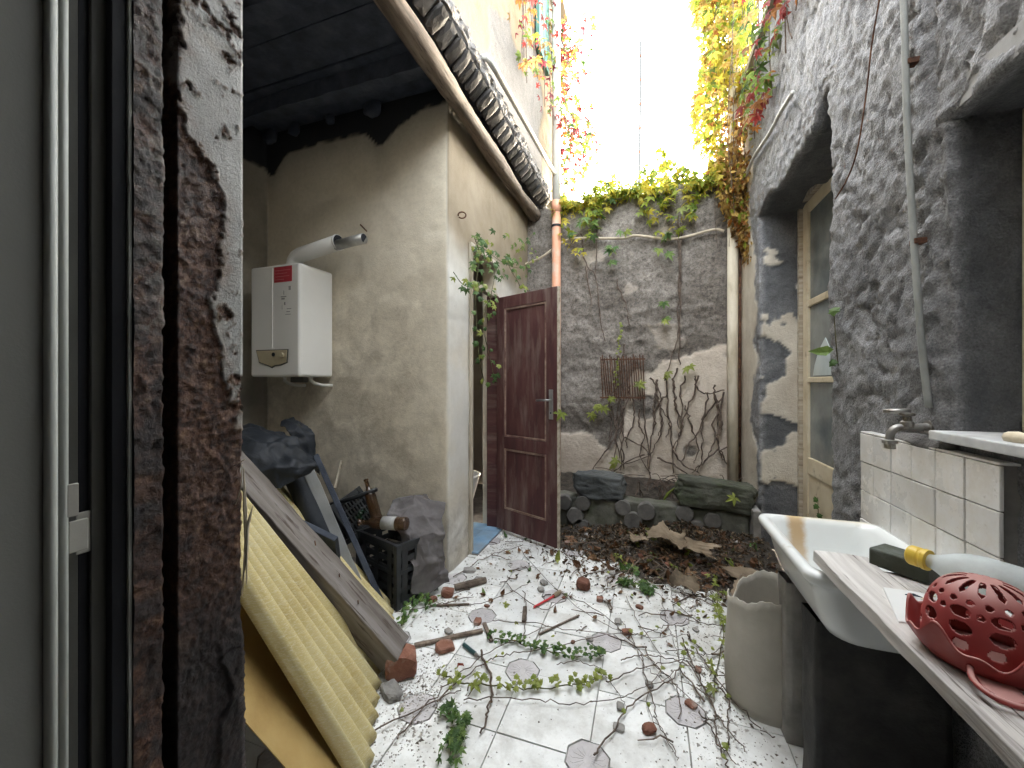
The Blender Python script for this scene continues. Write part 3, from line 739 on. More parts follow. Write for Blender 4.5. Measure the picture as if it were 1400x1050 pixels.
def d_post(Q, Nn):
    x, y, z = Q.T
    u = (y - .321) / .079          # 0 inner edge .. 1 outer edge
    n = fbm(Q, 18, 5, 301); nf = fbm(Q, 70, 4, 302)
    edge = .04 + .62 * sstep(1.63, 1.54, z + .03 * n) - .14 * sstep(1.50, 1.42, z) + .24 * sstep(1.39, 1.28, z) + .9 * sstep(1.26, 1.15, z)
    f = u - edge - .30 * n - .10 * nf - .07 * fbm(Q, 170, 3, 303)
    paint = sstep(-.02, .02, f)
    sp = fbm(Q, 34, 5, 305, .62) + .16 * np.exp(-((z - 1.66) / .07) ** 2); spots = sstep(.29, .33, sp)
    paint = paint * (1 - spots)
    stain = np.clip(sstep(.34, .0, f) * (.55 + .7 * fbm(Q, 26, 4, 308)) + sstep(.12, .30, sp) * .6, 0, .9)
    h = .0014 * paint + .0016 * paint * np.exp(-(f / .06) ** 2) + .0014 * paint * sstep(.2, .29, sp) + (1 - paint) * (.0018 * fbm(Q, 60, 4, 306) + .0020 * fbm(Q, 190, 3, 307) - .0004)
    # curled scales low down
    sc2 = sstep(-.02, .02, u - .72 - .25 * n) * sstep(1.0, .9, z); h += sc2 * .004
    return Q + Nn * h[:, None], {'paint': paint, 'stain': stain, 'black': .82 * sstep(1.10, .95, z + .10 * n + .04 * nf)}
ps.build('post_face', m_flake, IP, d_post)
ps = Sheet(); ps.patch((-.539, 0, 0), (0, 1, 0), seg([.2784, .3060], .0022), (0, 0, 1), zp, (1, 0, 0))
ps.patch((0, .3060, 0), (1, 0, 0), seg([-.577, -.539], .006), (0, 0, 1), zp, (0, 1, 0))
def d_strip(Q, Nn):
    n = fbm(Q, 22, 5, 311); h = .0016 * fbm(Q, 45, 4, 312) + .0022 * fbm(Q, 150, 4, 313) + .0012 * sstep(.05, .1, n)
    return Q + Nn * h[:, None], {'stain': .0 * n, 'black': .75 * sstep(-.1, .25, fbm(Q, 30, 4, 316)), 'paint': .45 * sstep(1.25, 1.5, Q[:, 2] + .1 * n) * sstep(.0, .25, fbm(Q, 110, 4, 314) + .4 * (Q[:, 1] - .292) / .014)}
ps.build('rust_strip', m_flake, IP, d_strip)
obj('groove', MB().b2((-.60, .3062, 0), (-.566, .3208, 2.157)), m_gask, IP)
# splinters caught on the post
m_split = mat('pale_splinter', [(.55, .46, .32), (.80, .72, .56)], scale=20, aniso=(1, 1, .3))
for k, pts in enumerate(([(333, 640), (335, 690), (337, 740), (331, 815)], [(337, 800), (338, 720), (346, 690)], [(320, 637), (335, 628)], [(322, 690), (330, 665), (331, 635)])):
    P = [aT(a, b, .535) for a, b in pts]; lab = ('longest pale splinter running down the edge of the rusty post', 'broad curved pale splinter at the edge of the rusty post', 'short level splinter crossing the rusty post edge', 'hair-thin curved splinter in front of the rusty post')[k]
    s = obj('splinter', MB().tube(P, [.0006] + [.0026 if k < 2 else .0008] * (len(P) - 2) + [.0005], 5), m_split)
    tag(s, lab, 'splinter', 'splinters on the rusty post')

# ------------------------------------------------------------------ boiler on the ochre wall
m_white = mat('white_enamel', [(.66, .65, .61), (.73, .72, .68)], scale=2, bump=.03, rough=.32)
m_panel = mat('beige_plastic', (.42, .36, .24), scale=6, bump=.05, rough=.5)
BO = thing('boiler', 'white wall-hung gas boiler with red sticker on the ochre wall', 'boiler', (-2.45, 2.2, 1.33))
bx0, bx1, by0, by1, bz0, bz1 = -2.69, -2.235, 2.07, 2.375, 1.335, 2.115
obj('casing', MB().b2((bx0, by0, bz0), (bx1, by1, bz1)), m_white, BO, bevel=.018, seg=4)
obj('front_rib', MB().b2((-2.487, by0 - .004, bz0 + .20), (-2.475, by0 + .004, bz1 - .02)), m_white, BO, bevel=.002)
obj('red_sticker', MB().b2((-2.462, by0 - .0022, bz1 - .125), (-2.300, by0 + .002, bz1 - .018)), mat('red_sticker', [(.38, .03, .045), (.46, .05, .065)], scale=30, bump=0, rough=.5), BO)
m_ink = mat('faded_grey_ink', (.25, .25, .24), bump=0)
ink = MB()
for r_ in range(4):     # worn print on the sticker, too small to read
    ink.b2((-2.452, by0 - .0032, bz1 - .042 - r_ * .021), (-2.452 + (.14, .11, .13, .08)[r_], by0 - .001, bz1 - .046 - r_ * .021))
obj('sticker_print', ink, mat('pale_red_ink', (.55, .16, .17), bump=0), BO)
for k, (a, z, w, h) in enumerate(((-2.33, 1.93, .020, .028), (-2.40, 1.885, .05, .006), (-2.395, 1.868, .03, .012), (-2.375, 1.90, .006, .03), (-2.345, 1.80, .04, .005), (-2.35, 1.78, .034, .005), (-2.36, 1.762, .05, .004), (-2.37, 1.83, .012, .02), (-2.39, 1.80, .004, .03))):
    obj('mark', MB().b2((a, by0 - .0015, z), (a + w, by0 + .001, z + h)), m_ink, BO)
M_f = Matrix(((1, 0, 0, 0), (0, 0, 1, by0), (0, 1, 0, 0), (0, 0, 0, 1)))
out = [(-2.632, 1.525), (-2.330, 1.525), (-2.338, 1.43), (-2.40, 1.412), (-2.45, 1.408), (-2.48, 1.395), (-2.51, 1.408), (-2.60, 1.435)]
cx, cz = -2.48, 1.47
obj('control_bezel', MB().prism(out, -.0035, .002, M_f), m_dkalu, BO)
cp = obj('control_panel', MB().prism([(cx + (a - cx) * .945, cz + (b - cz) * .88) for a, b in out], -.008, -.0036, M_f), m_panel, BO, bevel=.002)
obj('knob', MB().tube([(-2.375, by0 - .0079, 1.485), (-2.375, by0 - .024, 1.485)], .017, 16), m_panel, cp, bevel=.002)
obj('gauge', MB().tube([(-2.46, by0 - .0079, 1.49), (-2.46, by0 - .011, 1.49)], .014, 16), m_gask, cp)
fl = MB().tube([(-2.47, 2.24, 2.10), (-2.47, 2.24, 2.155), (-2.462, 2.24, 2.19), (-2.44, 2.24, 2.215), (-2.40, 2.235, 2.228), (-2.03, 2.20, 2.265)], .053, 20)
flue = obj('flue_sleeve', fl, m_white, BO, smooth=True)
obj('flue_rim', MB().tube([(-2.032, 2.2, 2.265), (-2.022, 2.199, 2.266)], .0545, 20), m_white, BO)
obj('flue_mouth', MB().tube([(-2.0218, 2.199, 2.266), (-2.0210, 2.199, 2.266)], .049, 20), m_gask, BO)
obj('flue_pipe', MB().tube([(-2.04, 2.195, 2.245), (-1.79, 2.175, 2.258)], .034, 20), mat('dull_aluminium', [(.36, .36, .34), (.52, .52, .5)], metal=.7, rough=.42, scale=9), BO, smooth=True)
obj('flue_bore', MB().tube([(-1.7895, 2.175, 2.258), (-1.789, 2.175, 2.258)], .030, 20), m_gask, BO)
for x, x2 in ((-2.56, -2.53), (-2.31, -2.27)):
    obj('water_pipe', MB().tube([(x, 2.24, 1.337), (x, 2.24, 1.31), (x + .01, 2.26, 1.29), (x2, 2.30, 1.275), (x2 + .02, 2.38, 1.272)], .012, 10), m_white, BO, smooth=True)
obj('valve', MB().box((-2.42, 2.24, 1.315), (.12, .05, .04)), m_dkalu, BO, bevel=.006)

# ------------------------------------------------------------------ pipes
m_terra = mat('orange_plastic_pipe', [(.44, .21, .13), (.53, .27, .17)], scale=3, bump=.08, rough=.5, dirt=(.40, .32, .26), dscale=5)
m_pvc = mat('grey_white_pipe', [(.42, .41, .38), (.58, .57, .53)], scale=4, bump=.1, rough=.5)
DP = thing('downpipe', 'orange plastic downpipe in the corner behind the red door', 'downpipe', (-.915, 4.13, 0))
obj('pipe', MB().tube([(-.915, 4.13, 0), (-.915, 4.13, 3.22)], .047, 18), m_terra, DP, smooth=True)
obj('socket', MB().tube([(-.915, 4.13, 3.10), (-.915, 4.13, 3.22)], .053, 18), m_terra, DP, smooth=True)
obj('pipe_clip', MB().tube([(-.915, 4.13, 2.945), (-.915, 4.13, 2.965)], .054, 18), m_gask, DP)
obj('upper_pipe', MB().tube([(-.915, 4.13, 3.2202), (-.92, 4.13, 5.58)], .044, 18), m_pvc, DP, smooth=True)
wp = obj('waste_pipe', MB().tube([(-1.03, 2.36, 3.40), (-.99, 2.37, 3.405), (-.975, 2.40, 3.40), (-.965, 2.5, 3.40), (-.945, 3.6, 3.475), (-.925, 4.09, 3.50)], .021, 12), m_pvc, smooth=True)
tag(wp, 'thin white waste pipe running along the upper wall to the downpipe', 'pipe')
wc = MB().tube([(-.955, 3.16, 3.444), (-.953, 3.22, 3.448)], .0245, 12)
DB = thing('drain_pipe', 'cream painted drain pipe in the far corner by the rubble wall', 'drain pipe', (.76, 4.16, 0))
obj('pipe', MB().tube([(.755, 4.15, .05), (.752, 4.15, 1.7), (.76, 4.15, 4.4)], .046, 18), mat('cream_pipe_paint', [(.42, .36, .26), (.60, .54, .42), (.66, .6, .5)], scale=5, aniso=(2, 2, .6), bump=.3, dirt=(.16, .12, .09), dscale=4, dth=(.55, .75)), DB, smooth=True)
obj('thin_pipe', MB().tube([(.815, 4.19, .05), (.82, 4.19, 3.2)], .016, 10), m_rustiron, DB, smooth=True)
def cable(px, X=None, Y=None, r=.012, mm=None, nm='cable', label='', cat='cable', sub=6, jit=0):
    P = [aX(a, b, X) if X is not None else aY(a, b, Y) for a, b in px]
    Q = smooth_path(P, sub)
    if jit: Q = [p + Vector((rng.gauss(0, jit), rng.gauss(0, jit), rng.gauss(0, jit))) for p in Q]
    return tag(obj(nm, MB().tube(Q, r, 8), mm, smooth=True), label, cat)
def smooth_path(P, sub=5):
    P = [Vector(p) for p in P]
    if len(P) < 3: return [P[0].lerp(P[1], i / sub) for i in range(sub + 1)]
    out = []
    for i in range(len(P) - 1):
        p0, p1, p2, p3 = P[max(i - 1, 0)], P[i], P[i + 1], P[min(i + 2, len(P) - 1)]
        for k in range(sub):
            t = k / sub
            out.append(.5 * ((2 * p1) + (p2 - p0) * t + (2 * p0 - 5 * p1 + 4 * p2 - p3) * t * t + (3 * p1 - p0 - 3 * p2 + p3) * t ** 3))
    out.append(P[-1]); return out
m_tan = mat('tan_cable', [(.34, .28, .20), (.50, .43, .33)], scale=10, bump=.2)
cable([(716, 362), (740, 352), (768, 332), (790, 326), (850, 326), (870, 322), (915, 327), (945, 322), (975, 314), (990, 316)], Y=4.17, r=.014, mm=m_tan, label='tan cable strung across the top of the rubble wall', nm='wall_cable')
cable([(1084, 126), (1068, 152), (1052, 182), (1030, 216), (1020, 240)], X=.805, r=.013, mm=m_pvc, label='grey cable curving over the house wall below red leaves', nm='wall_cable')
CP = thing('conduit_pipe', 'thin grey conduit pipe climbing the dark rendered wall above the tap', 'conduit', (.81, 1.6, 1.15))
obj('pipe', MB().tube(smooth_path([(.815, 1.80, 3.9), (.812, 1.75, 3.5), (.805, 1.665, 2.62), (.808, 1.645, 2.1), (.815, 1.60, 1.5), (.83, 1.585, 1.22)], 6), .0092, 10), mat('grey_green_pipe', [(.22, .23, .22), (.36, .37, .35)], scale=6, bump=.3), CP, smooth=True)
for z, y in ((2.35, 1.655), (1.75, 1.62)):
    obj('clip', MB().box((.822, y, z), (.03, .03, .016)), m_rustiron, CP)
wire = cable([(1204, -10), (1192, 60), (1184, 130), (1172, 205), (1158, 245), (1142, 272)], X=.80, r=.003, mm=m_rustiron, label='thin dry stem hanging down the dark rendered wall', nm='dry_stem', cat='stem')
am = aT(876, 57, 9.0)
m_gmast = mat('grey_mast_metal', (.06, .06, .058), bump=.1)
AM = thing('antenna_mast', 'tall thin metal antenna mast rising behind the rubble wall', 'antenna', (am.x, am.y, 0))
bot = Vector((am.x - .08, am.y, -.05)); top = Vector((am.x, am.y, am.z))
obj('mast', MB().tube([bot, bot.lerp(top, .5), top], .030, 8), m_gmast, AM, smooth=True)
for k in range(7):
    p = bot.lerp(top, .6 + .06 * k); obj('mast_collar', MB().tube([p, p + Vector((0, 0, .05))], .033, 8), m_rustiron, AM)
obj('mast_tip', MB().tube([top, top + Vector((.0, 0, .12))], .012, 6), m_rustiron, AM)

# ------------------------------------------------------------------ tiled splashback, tap, sink, plank shelf
SP = thing('tiled_splashback', 'white tiled splashback below the window sill', 'splashback', (.83, 1.6, .6))
obj('tile_bed', MB().b2((.822, 1.298, .45), (.852, 1.945, 1.098)), m_concrete, SP)
obj('grout', MB().b2((.8155, 1.297, .455), (.8218, 1.944, 1.093)), m_grout, SP)
tw = .1125
wt = mkmesh('wall_tile', MB().b2((-.009, .0015, .0015), (0, tw - .0015, tw - .0015)), m_walltile)
zt = 1.0965
for r_ in range(5):
    for c in range(6):
        y1 = 1.945 - (0 if c == 0 else .097 + tw * (c - 1)); w = .097 if c == 0 else tw
        W = Matrix.Translation((.8145 + rng.uniform(-.0015, .0015), y1 - w, zt - tw * (r_ + 1))) @ Matrix.Rotation(rng.gauss(0, .008), 4, 'Y') @ Matrix.Rotation(rng.gauss(0, .006), 4, 'Z')
        if c == 0: W = W @ Matrix.Diagonal((1, .097 / tw, 1, 1))
        o = obj('wall_tile', wt, None, SP, W); m = o.modifiers.new('b', 'BEVEL'); m.width = .002; m.segments = 2
        if r_ == 0:
            cap = MB().b2((.806, y1 - w + .001, 1.0972), (.846, y1 - .001, 1.1035)); obj('cap_tile', cap, m_walltile, SP, bevel=.002)
obj('mortar_ledge', rock(77, (.06, .30, .05), .4, 3, .5), m_crust, SP, Matrix.Translation((.838, 1.62, 1.105)), smooth=True)
m_chrome = mat('corroded_chrome', [(.30, .29, .27), (.50, .49, .47)], metal=.85, rough=.4, scale=25, bump=.2, bscale=120, dirt=(.20, .17, .14), dscale=20)
TP = thing('tap', 'corroded metal tap on the wall above the tiles', 'tap', (.84, 1.60, 1.16))
ty = 1.60
obj('tap_body', MB().tube(smooth_path([(.855, ty, 1.158), (.83, ty, 1.158), (.80, ty, 1.155), (.775, ty, 1.155), (.755, ty, 1.150), (.743, ty, 1.134), (.740, ty, 1.112)], 4), .0115, 12), m_chrome, TP, smooth=True)
obj('tap_flange', MB().tube([(.846, ty, 1.158), (.834, ty, 1.158)], .021, 14), m_chrome, TP)
obj('tap_nozzle', MB().lathe([(.015, 1.085), (.015, 1.10), (.020, 1.102), (.020, 1.112), (.012, 1.114)], Matrix.Translation((.740, ty, 0)), 14), m_chrome, TP)
obj('tap_stem', MB().lathe([(.017, 1.155), (.017, 1.172), (.011, 1.176), (.011, 1.190), (.020, 1.193), (.020, 1.200), (.006, 1.204)], Matrix.Translation((.784, ty, 0)), 14), m_chrome, TP)
obj('tap_lever', MB().tube([(.79, ty, 1.203), (.765, ty + .004, 1.206), (.728, ty + .012, 1.205)], [.012, .008, .006], 8), m_chrome, TP, smooth=True)
# wooden spoon on the sill
sp = MB().tube(smooth_path([(.83, 1.30, 1.166), (.86, 1.12, 1.165), (.90, .88, 1.164)], 5), [.013, .016, .012, .007, .005, .005, .005, .005, .005, .005, .005][:11], 8)
tag(obj('wooden_spoon', sp, m_split, smooth=True), 'wooden spoon lying on the white marble sill', 'spoon')

# sink: lofted rounded rectangles
m_sink = mat('white_sink_ceramic', [(.70, .72, .71), (.78, .80, .79)], scale=2, bump=.02, rough=.16, rnd=False, dirt=(.50, .47, .40), dscale=9, dth=(.60, .78))
def stain(m):
    t = m.node_tree; b = [n for n in t.nodes if n.type == 'BSDF_PRINCIPLED'][0]
    src = b.inputs['Base Color'].links[0].from_socket
    mp = coords(t, rnd=False); sx = N(t, 'ShaderNodeSeparateXYZ'); t.links.new(mp.outputs[0], sx.inputs[0])
    n = noise(t, mp, 30, 6, .7)
    def mm(op, a, b_):
        k = N(t, 'ShaderNodeMath', operation=op)
        for i, v in enumerate((a, b_)):
            if hasattr(v, 'links'): t.links.new(v, k.inputs[i])
            else: k.inputs[i].default_value = v
        return k.outputs[0]
    dx = mm('ABSOLUTE', mm('SUBTRACT', mm('ADD', sx.outputs[0], mm('MULTIPLY', n.outputs[0], .03)), .558), 0)
    r1 = N(t, 'ShaderNodeMapRange', interpolation_type='SMOOTHSTEP'); t.links.new(dx, r1.inputs[0])
    for i, v in ((1, .040), (2, .012), (3, 0), (4, .8)): r1.inputs[i].default_value = v
    r2 = N(t, 'ShaderNodeMapRange', interpolation_type='SMOOTHSTEP'); t.links.new(sx.outputs[1], r2.inputs[0])
    for i, v in ((1, 1.72), (2, 1.79), (3, 0), (4, 1)): r2.inputs[i].default_value = v
    c = mix(t, mm('MULTIPLY', r1.outputs[0], r2.outputs[0]), src, (.46, .27, .08))
    r3 = N(t, 'ShaderNodeMapRange', interpolation_type='SMOOTHSTEP'); t.links.new(sx.outputs[1], r3.inputs[0])
    for i, v in ((1, 1.795), (2, 1.825), (3, 0), (4, .55)): r3.inputs[i].default_value = v
    r4 = N(t, 'ShaderNodeMapRange', interpolation_type='SMOOTHSTEP'); t.links.new(sx.outputs[0], r4.inputs[0])
    for i, v in ((1, .48), (2, .56), (3, 0), (4, 1)): r4.inputs[i].default_value = v
    c = mix(t, mm('MULTIPLY', r3.outputs[0], r4.outputs[0]), c, (.60, .48, .24))
    t.links.new(c, b.inputs['Base Color'])
stain(m_sink)
def rrect(x0, x1, y0, y1, r, z, n=6):
    out = []
    for cx_, cy_, a0 in ((x1 - r, y1 - r, 0), (x0 + r, y1 - r, 90), (x0 + r, y0 + r, 180), (x1 - r, y0 + r, 270)):
        out += [(cx_ + r * math.cos(R(a0 + 90 * k / n)), cy_ + r * math.sin(R(a0 + 90 * k / n)), z) for k in range(n + 1)]
    return out
def loft(rings):
    mb = MB(); n = len(rings[0]); vs = [p for r_ in rings for p in r_]
    fs = [(i * n + k, i * n + (k + 1) % n, (i + 1) * n + (k + 1) % n, (i + 1) * n + k) for i in range(len(rings) - 1) for k in range(n)]
    fs += [tuple(range(n))[::-1], tuple((len(rings) - 1) * n + k for k in range(n))]
    return mb.add(vs, fs)
sx0, sx1, sy0, sy1, sz = .415, .808, 1.285, 1.835, .775
m_dkconc = mat('shade_toned_concrete', [(.022, .022, .023), (.04, .04, .04), (.075, .073, .068)], scale=6, bump=.6, bscale=50, bdist=.006)  # dark copy of the rough concrete, shade under the sink put into its colour
rings = []
for ix, iy, r_, z in ((.150, .120, .07, .545), (.125, .095, .07, .548), (.090, .066, .065, .565), (.066, .048, .06, .60), (.048, .034, .055, .65), (.036, .026, .05, .70), (.030, .022, .045, .724), (.012, .010, .045, .735), (.002, .002, .045, .748), (0, 0, .045, .762), (.006, .006, .042, .773), (.016, .016, .04, .775), (.030, .030, .045, .772), (.040, .040, .05, .755), (.056, .056, .055, .68), (.080, .075, .06, .60), (.13, .12, .06, .585)):
    rings.append(rrect(sx0 + ix, sx1 - ix * (.3 if z < .72 and len(rings) < 8 else 1), sy0 + iy, sy1 - iy, r_, z))
SK = thing('sink', 'deep white ceramic wash sink with rust stain, on concrete supports', 'sink', (.6, 1.5, .545))
obj('basin', loft(rings), m_sink, SK, smooth=True)
obj('drain', MB().lathe([(.02, .5862), (.02, .5875), (.012, .5878)], Matrix.Translation((.61, 1.5, 0)), 14), m_chrome, SK)
for k, (ya_, yb_, xa) in enumerate(((1.665, 1.765, .475), (1.425, 1.535, .482))):
    s = Sheet(); xs = seg([xa, .80], .02); zs = seg([0, .575], .02); ys = seg([ya_, yb_], .02)
    s.patch((0, ya_, 0), (1, 0, 0), xs, (0, 0, 1), zs, (0, -1, 0)); s.patch((0, yb_, 0), (1, 0, 0), xs, (0, 0, 1), zs, (0, 1, 0))
    s.patch((xa, 0, 0), (0, 1, 0), ys, (0, 0, 1), zs, (-1, 0, 0)); s.patch((.80, 0, 0), (0, 1, 0), ys, (0, 0, 1), zs, (1, 0, 0))
    o = s.build('concrete_support', m_concrete, None, lambda Q, Nn: (Q + Nn * (.010 * fbm(Q, 9, 4, 200 + k))[:, None], {}))
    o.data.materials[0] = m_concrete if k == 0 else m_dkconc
    tag(o, ('farther' if k == 0 else 'nearer') + ' rough concrete slab standing under the white sink, ' + ('beside the cardboard drum' if k == 0 else 'below the plank end'), 'support')
s = Sheet(); xs = seg([.50, .83], .03); zs = seg([0, .782], .03); ys = seg([.46, .58], .03)
for a in ((.46, -1), (.58, 1)): s.patch((0, a[0], 0), (1, 0, 0), xs, (0, 0, 1), zs, (0, a[1], 0))
s.patch((.50, 0, 0), (0, 1, 0), ys, (0, 0, 1), zs, (-1, 0, 0)); s.patch((0, 0, .782), (1, 0, 0), xs, (0, 1, 0), ys, (0, 0, 1))
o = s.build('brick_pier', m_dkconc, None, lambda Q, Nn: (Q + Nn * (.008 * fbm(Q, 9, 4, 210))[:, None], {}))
tag(o, 'low concrete pier carrying the near end of the planks', 'pier')

m_plank = mat('grey_cracked_plank', [(.22, .20, .185), (.48, .455, .43), (.66, .64, .61)], scale=9, stops=(.28, .45, .65), aniso=(.18, 3.2, 3), bump=.9, bscale=16, bdist=.006, rough=.85, speck=(.10, .085, .075), sscale=26, sth=(.60, .68))
pk = board('plank', (.512, 1.345, .803), (.512, .45, .806), .125, .030, m_plank, rough=.005, bevel=.002, seed=4)
tag(pk, 'weathered grey plank laid over the front of the sink', 'plank')
pk = board('plank', (.655, 1.285, .797), (.655, .45, .800), .150, .022, m_plank, rough=.006, bevel=.002, seed=9)
tag(pk, 'cracked plank carrying the red colander, next to the tiles', 'plank')
m_soap = mat('dark_green_block', [(.028, .032, .020), (.055, .062, .045), (.13, .15, .14)], scale=10, bump=.5, bscale=40, rough=.6)
W = frame((.563, 1.305, .812), (.075, -.085, 0)) @ Matrix.Translation((.055, .035, .024))
tag(obj('scrub_block', MB().box((0, 0, 0), (.118, .075, .046)), m_soap, None, W, bevel=.005), 'dark green block lying behind the bottle on the plank', 'block')
m_shard = mat('white_glazed_tile', [(.62, .63, .62), (.72, .73, .72)], rough=.25, bump=.03, scale=4, dirt=(.35, .30, .24), dscale=14, dth=(.62, .72))
ts = MB().prism([(.520, 1.150), (.655, 1.145), (.65, 1.04), (.55, 1.0), (.474, .995)], .8145, .823)
tag(obj('loose_tile', ts, m_shard, bevel=.002), 'loose white tile lying on the planks before the colander', 'tile')
for k in range(5):
    p = Vector((.545 + .022 * k, 1.12 - .012 * (k % 3), .8245)); q = p + Vector((rng.uniform(.02, .04), rng.uniform(-.02, .02), .002))
    CHIP = ('palest wood chip lying across the loose white tile', 'blackened chip lying near the middle of the loose tile', 'pale chip lying between two dark chips on the loose tile', 'charred chip lying by the plastic bottle on the loose tile', 'chip lying at the far end of the row on the loose tile')
    tag(obj('wood_chip', MB().tube([p, p.lerp(q, .5) + Vector((0, 0, .003)), q], [.001, .003, .001], 5), m_split if k % 2 else m_char), CHIP[k], 'chip', 'chips on the loose tile')
# plastic bottle
def glassy(name, c, tr=.8, rough=.15, ior=1.4):
    m, t, b, o = nt(name)
    mp = coords(t); n = noise(t, mp, 14, 6, .7); r_ = ramp(t, n.outputs[0], [(.35, c), (.7, tuple(min(1, x * 1.25 + .05) for x in c))])
    t.links.new(r_.outputs[0], b.inputs['Base Color']); b.inputs['Transmission Weight'].default_value = tr; b.inputs['Roughness'].default_value = rough; b.inputs['IOR'].default_value = ior
    return m
m_pet = glassy('cloudy_plastic', (.66, .70, .70), .62, .35, 1.1)
ca = Vector((.588, 1.190, .892)); cb_ = Vector((.745, .965, .893)); ax = (cb_ - ca).normalized()
WB = frame(ca, ax) @ Matrix.Rotation(R(90), 4, 'Y')
BT = thing('plastic_bottle', 'cloudy plastic bottle with yellow cap lying on the planks', 'bottle', tuple(ca))
obj('bottle_body', MB().lathe([(.014, .030), (.016, .042), (.022, .056), (.034, .078), (.042, .100), (.0455, .125), (.0455, .17), (.043, .18), (.0455, .19), (.0455, .29), (.040, .305), (.02, .308)], None, 28), m_pet, BT, WB, smooth=True)
m_yel = mat('yellow_plastic_cap', [(.62, .42, .05), (.74, .54, .10)], scale=8, bump=.05, rough=.35, dirt=(.35, .24, .05), dscale=18, dth=(.6, .7))
cap = obj('cap', MB().lathe([(.004, -.002), (.020, 0), (.0225, .004), (.0225, .020), (.0205, .022), (.0205, .026), (.0235, .027), (.0235, .036), (.015, .037)], None, 28), m_yel, BT, WB, bevel=.001)
# colander: dome with cut slots set in a second, wavy-rimmed bowl
m_red = mat('dusty_red_plastic', [(.30, .045, .045), (.36, .06, .055), (.42, .13, .12)], scale=6, stops=(.35, .55, .8), bump=.15, bscale=150, bdist=.001, rough=.5)
def dusty(m, c, k):
    t = m.node_tree; b = [n for n in t.nodes if n.type == 'BSDF_PRINCIPLED'][0]; src = b.inputs['Base Color'].links[0].from_socket
    g = N(t, 'ShaderNodeNewGeometry'); sx = N(t, 'ShaderNodeSeparateXYZ'); t.links.new(g.outputs['Normal'], sx.inputs[0])
    r = N(t, 'ShaderNodeMapRange', interpolation_type='SMOOTHSTEP'); t.links.new(sx.outputs[2], r.inputs[0])
    for i, v in ((1, .25), (2, .95), (3, 0), (4, k)): r.inputs[i].default_value = v
    t.links.new(mix(t, r.outputs[0], src, c), b.inputs['Base Color'])
dusty(m_red, (.46, .29, .26), .7)
CC = Vector((.548, .905, .8245))
def dome():
    nu, nv = 288, 84; mb = MB(); prof = []
    for j in range(nv + 1):
        a = j / nv * math.pi / 2
        prof.append((.076 * math.sin(a) ** .74, .006 + .130 * math.cos(a) ** .72))
    vs = [(CC.x + r_ * math.cos(2 * math.pi * i / nu), CC.y + r_ * math.sin(2 * math.pi * i / nu), CC.z + z) for r_, z in prof for i in range(nu)]
    cum = [0]
    for j in range(nv): cum.append(cum[-1] + math.hypot(prof[j + 1][0] - prof[j][0], prof[j + 1][1] - prof[j][1]))
    fs = []
    for j in range(nv):
        s = (cum[j] + cum[j + 1]) / 2; r_ = (prof[j][0] + prof[j + 1][0]) / 2
        for i in range(nu):
            th = (i + .5) / nu
            def cell(n, off=0): return ((th * n + off) % 1 - .5) / n * 2 * math.pi * r_
            cut = False
            if .020 < s < .056: cut |= (abs(cell(13)) < .0042 * min(1, (s - .015) / .015) ** .5 * (1 if s < .050 else max(0, (.056 - s) / .006)))
            cut |= (cell(18, .3) ** 2 / .0045 ** 2 + (s - .068) ** 2 / .0045 ** 2) < 1
            cut |= (cell(9, .1) ** 2 / .0125 ** 2 + (s - .086) ** 2 / .0085 ** 2) < 1
            cut |= (cell(9, .6) ** 2 / .0045 ** 2 + (s - .086) ** 2 / .0045 ** 2) < 1
            cut |= (cell(10, .45) ** 2 / .0135 ** 2 + (s - .111) ** 2 / .0100 ** 2) < 1
            cut |= (cell(12, .2) ** 2 / .0100 ** 2 + (s - .136) ** 2 / .0080 ** 2) < 1
            if not cut: fs.append((j * nu + i, j * nu + (i + 1) % nu, (j + 1) * nu + (i + 1) % nu, (j + 1) * nu + i))
    return mb.add(vs, fs)
CO = thing('colander', 'upturned red plastic colander with slots and holes, on the planks', 'colander', tuple(CC))
obj('perforated_dome', dome(), m_red, CO, smooth=True, solid=.0028)
def bowl():
    nu, nv = 128, 10
    def f(u, v):
        a = u * 2 * math.pi; rim = .042 + .016 * math.sin(a * 5 + 2.6) + .008 * math.sin(a * 11)
        r_ = .077 + .018 * v ** .8; return (CC.x + .0 + r_ * math.cos(a), CC.y + r_ * math.sin(a), CC.z + .004 + rim * v)
    mb = MB().grid(f, nu, nv)
    mb.lathe([(.04, -.001), (.073, 0), (.0735, .005), (.04, .005)], Matrix.Translation(CC), 48)
    return mb
BWL = thing('plastic_bowl', 'red plastic bowl with a wavy rim under the upturned colander', 'bowl', tuple(CC))
obj('bowl_side', bowl(), m_red, BWL, smooth=True, solid=.003)
hd = MB().tube(smooth_path([(.490, .838, .842), (.478, .810, .838), (.484, .785, .834), (.510, .775, .832), (.537, .788, .834), (.545, .818, .838)], 6), .0042, 8)
obj('handle', hd, m_red, BWL, smooth=True)
obj('tray_lip', MB().prism([(.490, .812), (.495, .792), (.512, .783), (.530, .794), (.538, .818), (.53, .845), (.50, .85)], .826, .831), m_red, BWL, bevel=.003)

